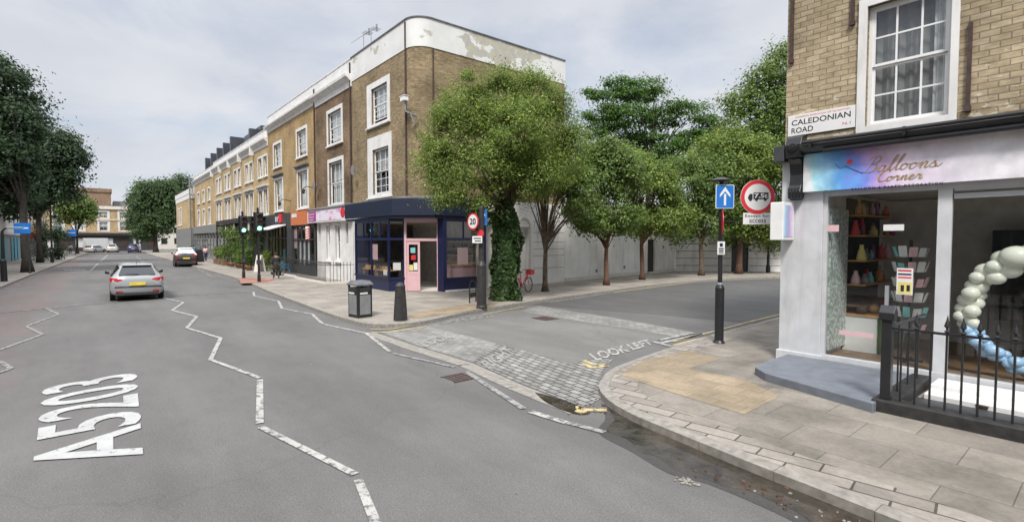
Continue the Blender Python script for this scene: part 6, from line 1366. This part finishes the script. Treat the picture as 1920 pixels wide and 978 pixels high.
MB().box(-70, -46, -28, -18.6, 3.2, 7.2).build('wall', 'white', lb); MB().box(-70, -46, -28, -18.7, .1, 3.2).build('ground_floor', 'mgrey', lb)
[MB().box(x, x+1.9, -18.68, -18.62, .15, 2.8).build('shutter', 'turq', lb) for x in (-68, -65, -62, -56, -53, -50)]; MB().box(-70.1, -45.9, -18.9, -18.5, 3.1, 3.4).build('fascia', 'signw', lb)
[MB().box(x, x+1.0, -18.58, -18.55, 4.4, 6.2).build('window', 'darkglass', lb) for x in (-67, -63, -59, -55, -51)]
MB().box(-70.1, -45.9, -28, -18.5, 7.2, 7.5).build('coping', 'lead', lb)
l2 = thing('left_terrace', 'yellow brick terrace behind the trees on the far left pavement', 'building', (-92, -22, 0), world=True)
ops = [(x, x+1.2, z, z+1.7) for x in range(-112, -72, 4) for z in (4.6, 7.4)]
mb = MB(); mb.box(-115, -70.5, -28, -18.4, 3.6, 9.8); mb.build('wall', 'brick_gold', l2); MB().box(-115, -70.5, -28, -18.5, .1, 3.6).build('shop_floor', 'dgrey', l2); MB().box(-115, -70.5, -18.6, -18.1, 9.8, 10.5).build('cornice', 'stucco', l2)
for x in range(-112, -72, 5):
    for z in (4.6, 7.3): MB().box(x, x+1.4, -18.39, -18.32, z, z+1.8).build('window', 'whitec', l2)
MB().box(-113, -72, -18.0, -17.2, 2.9, 3.4).build('awning', 'red', l2)
ob = thing('opposite_terrace', 'brown brick terrace across the road behind the camera', 'building', (5, -24, 0), world=True)
MB().box(-44, 40, -32, -20.5, 3.8, 11).build('wall', 'brick_brown', ob); MB().box(-44, 40, -32, -20.6, .1, 3.8).build('shop_floor', 'dgrey', ob); [MB().box(x, x+1.4, -20.49, -20.4, z, z+2).build('window', 'whitec', ob) for x in range(-42, 39, 4) for z in (4.8, 8)]
def blue_sign(label, px, dep, yb, w_, z0, z1):
    x, y, _ = P3(px, 460, dep); t_ = thing('information_sign', label, 'sign', (x, y, .118), FACE)
    MB().lathe([(.08, 0), (.05, .1), (.05, z1)], (0, 0, 0), 8).build('pole', 'dgrey', t_); MB().box(-w_, w_*.25, -.08, -.05, z0, z1).build('board', 'blue', t_); MB().box(-w_*.9, w_*.1, -.085, -.081, (z0+z1)/2-.03, (z0+z1)/2+.06).build('lettering', 'signw', t_)
blue_sign('blue sign board by the big tree trunk on the left pavement', 54, 36.3, 0, .95, 2.85, 3.6)
blue_sign('small blue sign board beside the distant small tree', 141, 82, 0, 1.2, 3.0, 4.1)
for px, dep, h_, lab in ((5, 29.2, 2.9, 'dark post at the extreme left edge of the left pavement'), (97, 53.8, 8.5, 'tall dark lamp post on the left pavement before the cafe')):
    x, y, _ = P3(px, 460, dep); t_ = thing('lamp_post', lab, 'lamp post', (x, y, .118)); MB().lathe([(.16, 0), (.14, 1.2), (.09, 1.3), (.07, h_)], (0, 0, 0), 10).build('pole', 'black', t_); MB().tube([(0, 0, h_), (.1, .2, h_+.2), (.3, .9, h_+.2)], .05, 6).build('lamp_arm', 'black', t_)
for px, py, lab in ((295, 470, 'black post with pale notice at the distant right kerb'), (262, 465, 'slim dark pole among the far trees')):
    x, y = G(px, py); t_ = thing('street_post', lab, 'post', (x, y, 0)); MB().tube([(0, 0, 0), (0, 0, 4.2)], .12, 8).build('pole', 'black', t_); MB().box(-.1, .1, .1, .7, 1.4, 2.6).build('notice', 'signw', t_)

# ================================================================== TREES
def PB(lst, dep):
    """blobs from pixel centre and radii at a distance"""
    out_ = []
    for b_ in lst:
        px, py, rx, rz = b_[:4]; d = dep+(b_[4] if len(b_) > 4 else 0); x, y, z = P3(px, py, d); k = d/FPX; out_.append((x, y, z, rx*k, rx*k, rz*k))
    return out_
g = lambda px, py: gpos(px, py)
b0 = g(948, 562); root = tree('large light green street tree with ivy covered trunk before the corner shop', b0, (b0[0]-.05, b0[1]+.1, 4.3), .2, .13,
    PB([(848, 262, 62, 70, -.3), (822, 320, 46, 45, -.8), (880, 205, 62, 60, .3), (940, 185, 66, 55, .6), (1005, 180, 48, 50, .9), (1040, 235, 56, 62, .7), (1068, 290, 44, 58, .5), (960, 260, 85, 80, -.6), (900, 320, 70, 50, -1.0), (1000, 330, 75, 45, -.3), (850, 372, 45, 16, -1), (905, 385, 30, 16, -1.2)], 19.6), 760, 125, .42, .10, 'leafA', seed=3, nlimb=44, twig=3, lo=.45, aspect=.42)
rng = np.random.default_rng(11); c, nn, K = crown_pts(PB([(960, 345, 75, 30), (1000, 370, 50, 25), (890, 350, 40, 22)], 19.9), 60, 26, .5, rng, 1, .1); leaves(c, nn, .14, 'dead_twigs', 'dry', root, rng, .12)
iv = thing('ivy', 'thick ivy wrapped around the trunk of the large street tree', 'ivy', b0, world=True); rng = np.random.default_rng(12)
n = 9000; a = rng.uniform(0, 2*np.pi, n); z = rng.uniform(0, 1, n)**.9*3.9; prof = np.interp(z, [0, .4, 1.5, 2.6, 3.3, 3.9], [.56, .45, .50, .54, .38, .26])*(1+.22*np.sin(a*3+z*2.2)+.12*np.sin(a*5-z*4))*rng.uniform(.82, 1.06, n)
cc_ = np.stack([b0[0]+prof*np.cos(a), b0[1]+prof*np.sin(a), .14+z], 1); nn = np.stack([np.cos(a), np.sin(a), np.full(n, .35)], 1); leaves(cc_, nn, .13, 'foliage', 'leafI', iv, rng, .85)
x, y, z = P3(900, 400, 19.5); c, nn, K = crown_pts([(x+.1, y, z, .5, .4, .5), (x+.5, y+.6, z-.3, .35, .3, .4)], 26, 40, .25, rng); leaves(c, nn, .12, 'trailing_ivy', 'leafI', iv, rng, .85)
b_ = g(1022, 546); tree('slim tree with bare spreading lower branches beside the red bicycle', b_, (b_[0], b_[1], 2.5), .13, .085, PB([(1040, 330, 60, 45), (1090, 385, 36, 28), (1082, 350, 36, 34), (990, 350, 36, 26), (1010, 300, 50, 40, 1)], 23.8), 230, 80, .45, .14, 'leafB', seed=4, nlimb=34, bark='bark', twig=4)
b_ = g(1137, 534); tree('forked tree second beyond the red bicycle along the white wall', b_, (b_[0], b_[1], 2.6), .14, .09, PB([(1125, 325, 52, 45), (1165, 330, 50, 45), (1095, 400, 40, 26), (1150, 410, 58, 28), (1120, 424, 48, 12), (1140, 290, 40, 26)], 27), 330, 80, .5, .16, 'leafB', seed=5, nlimb=26, bark='barkr', twig=2)
b_ = g(1204, 524); tree('tree standing in front of the black door in the white wall', b_, (b_[0], b_[1], 2.8), .15, .1, PB([(1215, 345, 55, 48), (1205, 416, 62, 24), (1255, 405, 40, 32), (1180, 310, 35, 25)], 30.6), 340, 80, .5, .17, 'leafA', seed=6, nlimb=24, bark='barkr', twig=2)
b_ = g(1315, 516); tree('dark crowned tree beside the gate in the banded wall', b_, (b_[0], b_[1], 2.8), .17, .11, PB([(1290, 350, 62, 55), (1325, 412, 55, 42), (1265, 420, 42, 34), (1340, 330, 45, 45)], 34.4), 330, 80, .6, .19, 'leafB', seed=7, nlimb=24, bark='bark')
b_ = g(1385, 513); tree('leaning trunk tree behind the weight limit sign', b_, (b_[0]+.3, b_[1]-.3, 3.4), .22, .14, PB([(1400, 320, 70, 60), (1395, 405, 62, 45), (1450, 360, 45, 60), (1350, 290, 50, 45), (1430, 430, 45, 28)], 36), 460, 85, .65, .2, 'leafA', seed=8, nlimb=26, bark='barkr')
x, y, _ = P3(1440, 460, 44); tree('tall broad tree rising behind the banded garden wall', (x, y, 0), (x, y, 9), .35, .2, PB([(1440, 180, 55, 60), (1398, 240, 50, 46), (1478, 125, 42, 40), (1450, 140, 26, 22), (1385, 195, 28, 24), (1480, 220, 60, 70), (1360, 285, 40, 36), (1430, 290, 70, 50), (1500, 300, 60, 80)], 44), 420, 75, .9, .27, 'leafB', seed=9, nlimb=24, bark='barkd')
x, y, _ = P3(1215, 460, 52); tree('dark green tree with flat layered branches behind the white wall', (x, y, 0), (x, y, 10), .4, .22, PB([(1150, 185, 38, 16), (1195, 172, 42, 18), (1225, 180, 30, 14), (1130, 215, 36, 16), (1180, 215, 48, 18, -1), (1240, 225, 42, 16, 1), (1290, 212, 34, 14), (1318, 232, 26, 15), (1262, 200, 24, 9), (1150, 250, 40, 18), (1210, 262, 42, 13, 1), (1300, 262, 42, 14), (1255, 280, 40, 12), (1160, 290, 45, 18), (1235, 305, 45, 14), (1190, 325, 50, 18), (1280, 315, 45, 16), (1120, 300, 35, 30), (1110, 180, 18, 12), (1315, 200, 22, 10), (1325, 255, 22, 12), (1330, 290, 25, 16), (1160, 158, 26, 9), (1215, 155, 22, 8), (1105, 250, 24, 16)], 52), 640, 60, 1.0, .30, 'leafC', seed=10, nlimb=60, bark='barkd', flat=.35, aspect=.45)
hv = thing('hanging_ivy', 'green ivy hanging over the top of the banded garden wall', 'ivy', (8, 32, 2), world=True); rng = np.random.default_rng(21)
bl = []
for k in range(11):
    q = Vector((-1.45, 23.05)).lerp(Vector((11, 35.5)), .22+k*.075); bl.append((q.x+.15, q.y-.15, 3.1-rng.uniform(0, .5), .9, .9, .9+rng.uniform(0, .5)))
c, nn, K = crown_pts(bl, 170, 55, .5, rng, 1.3, .5); leaves(c, nn, .19, 'foliage', 'leafB', hv, rng)
b_ = g(52, 510); tree('huge dark plane tree overhanging the left pavement', b_, (b_[0], b_[1]-.2, 6), .28, .2, PB([(0, 170, 62, 55, 1), (-40, 240, 90, 90), (30, 235, 45, 40), (5, 300, 58, 60, -1), (-60, 330, 80, 60), (38, 325, 34, 42), (5, 375, 44, 24), (-20, 130, 45, 30)], 38), 430, 90, .9, .27, 'leafP', seed=13, nlimb=26, bark='barkd')
x, y, _ = P3(74, 460, 54); tree('dark leafy tree second along the left pavement', (x, y, .1), (x, y, 6), .25, .18, PB([(105, 280, 40, 34), (128, 312, 30, 36), (85, 320, 45, 45), (95, 360, 42, 24), (60, 290, 40, 40), (136, 296, 20, 18), (40, 385, 34, 20)], 54), 360, 80, 1.1, .34, 'leafP', seed=14, nlimb=24, bark='barkd')
b_ = g(145, 475); tree('small round crowned tree farthest along the left pavement', b_, (b_[0], b_[1], 4), .2, .12, PB([(143, 388, 27, 22), (126, 404, 20, 18), (160, 402, 18, 18)], 88), 190, 55, .9, .36, 'leafB', seed=15, nlimb=16, bark='barkd')
x, y, _ = P3(292, 460, 100); tree('big green tree at the far bend before the small corner building', (x, y, .1), (x, y, 6), .4, .25, PB([(283, 370, 24, 28), (308, 362, 20, 26), (298, 408, 28, 32), (272, 400, 20, 30), (320, 392, 12, 32), (275, 435, 20, 14)], 100), 420, 60, 1.3, .45, 'leafF', seed=16, nlimb=16, bark='barkd')
x, y, _ = P3(258, 460, 106); tree('second green tree leaning towards the distant pub', (x, y, .1), (x, y, 5), .3, .2, PB([(262, 385, 15, 26), (256, 415, 12, 22), (268, 362, 14, 18)], 106), 170, 60, 1.2, .45, 'leafF', seed=17, nlimb=12, bark='barkd')
x, y, _ = P3(345, 460, 118); tree('wispy tree tops showing above the small corner building', (x, y, .1), (x, y, 9), .3, .15, PB([(342, 345, 14, 16), (330, 350, 12, 12), (352, 350, 8, 18)], 118), 80, 40, 1.2, .4, 'leafF', seed=18, nlimb=20, bark='barkd')
def shrub(label, px, dep, rx, rz, py, leaf, seed, n=2600, size=.2):
    rng = np.random.default_rng(seed); x, y, z = P3(px, py, dep); t_ = thing('shrub', label, 'shrub', (x, y, .118), world=True); k = dep/FPX
    c, nn, K = crown_pts([(x, y, z, rx*k, rx*k, rz*k), (x, y, .9, rx*k*.8, rx*k*.8, .9)], 50, n/50, .6, rng, 1, .3); leaves(c, nn, size, 'foliage', leaf, t_, rng); MB().tube([(x, y, .1), (x, y, z)], .06, 6).build('stem', 'barkd', t_)
shrub('dark bushy shrub outside the cafe on the left pavement', 78, 60, 14, 22, 440, 'leafP', 31); shrub('second dark shrub right of the tall lamp post', 108, 62, 12, 20, 440, 'leafP', 32)
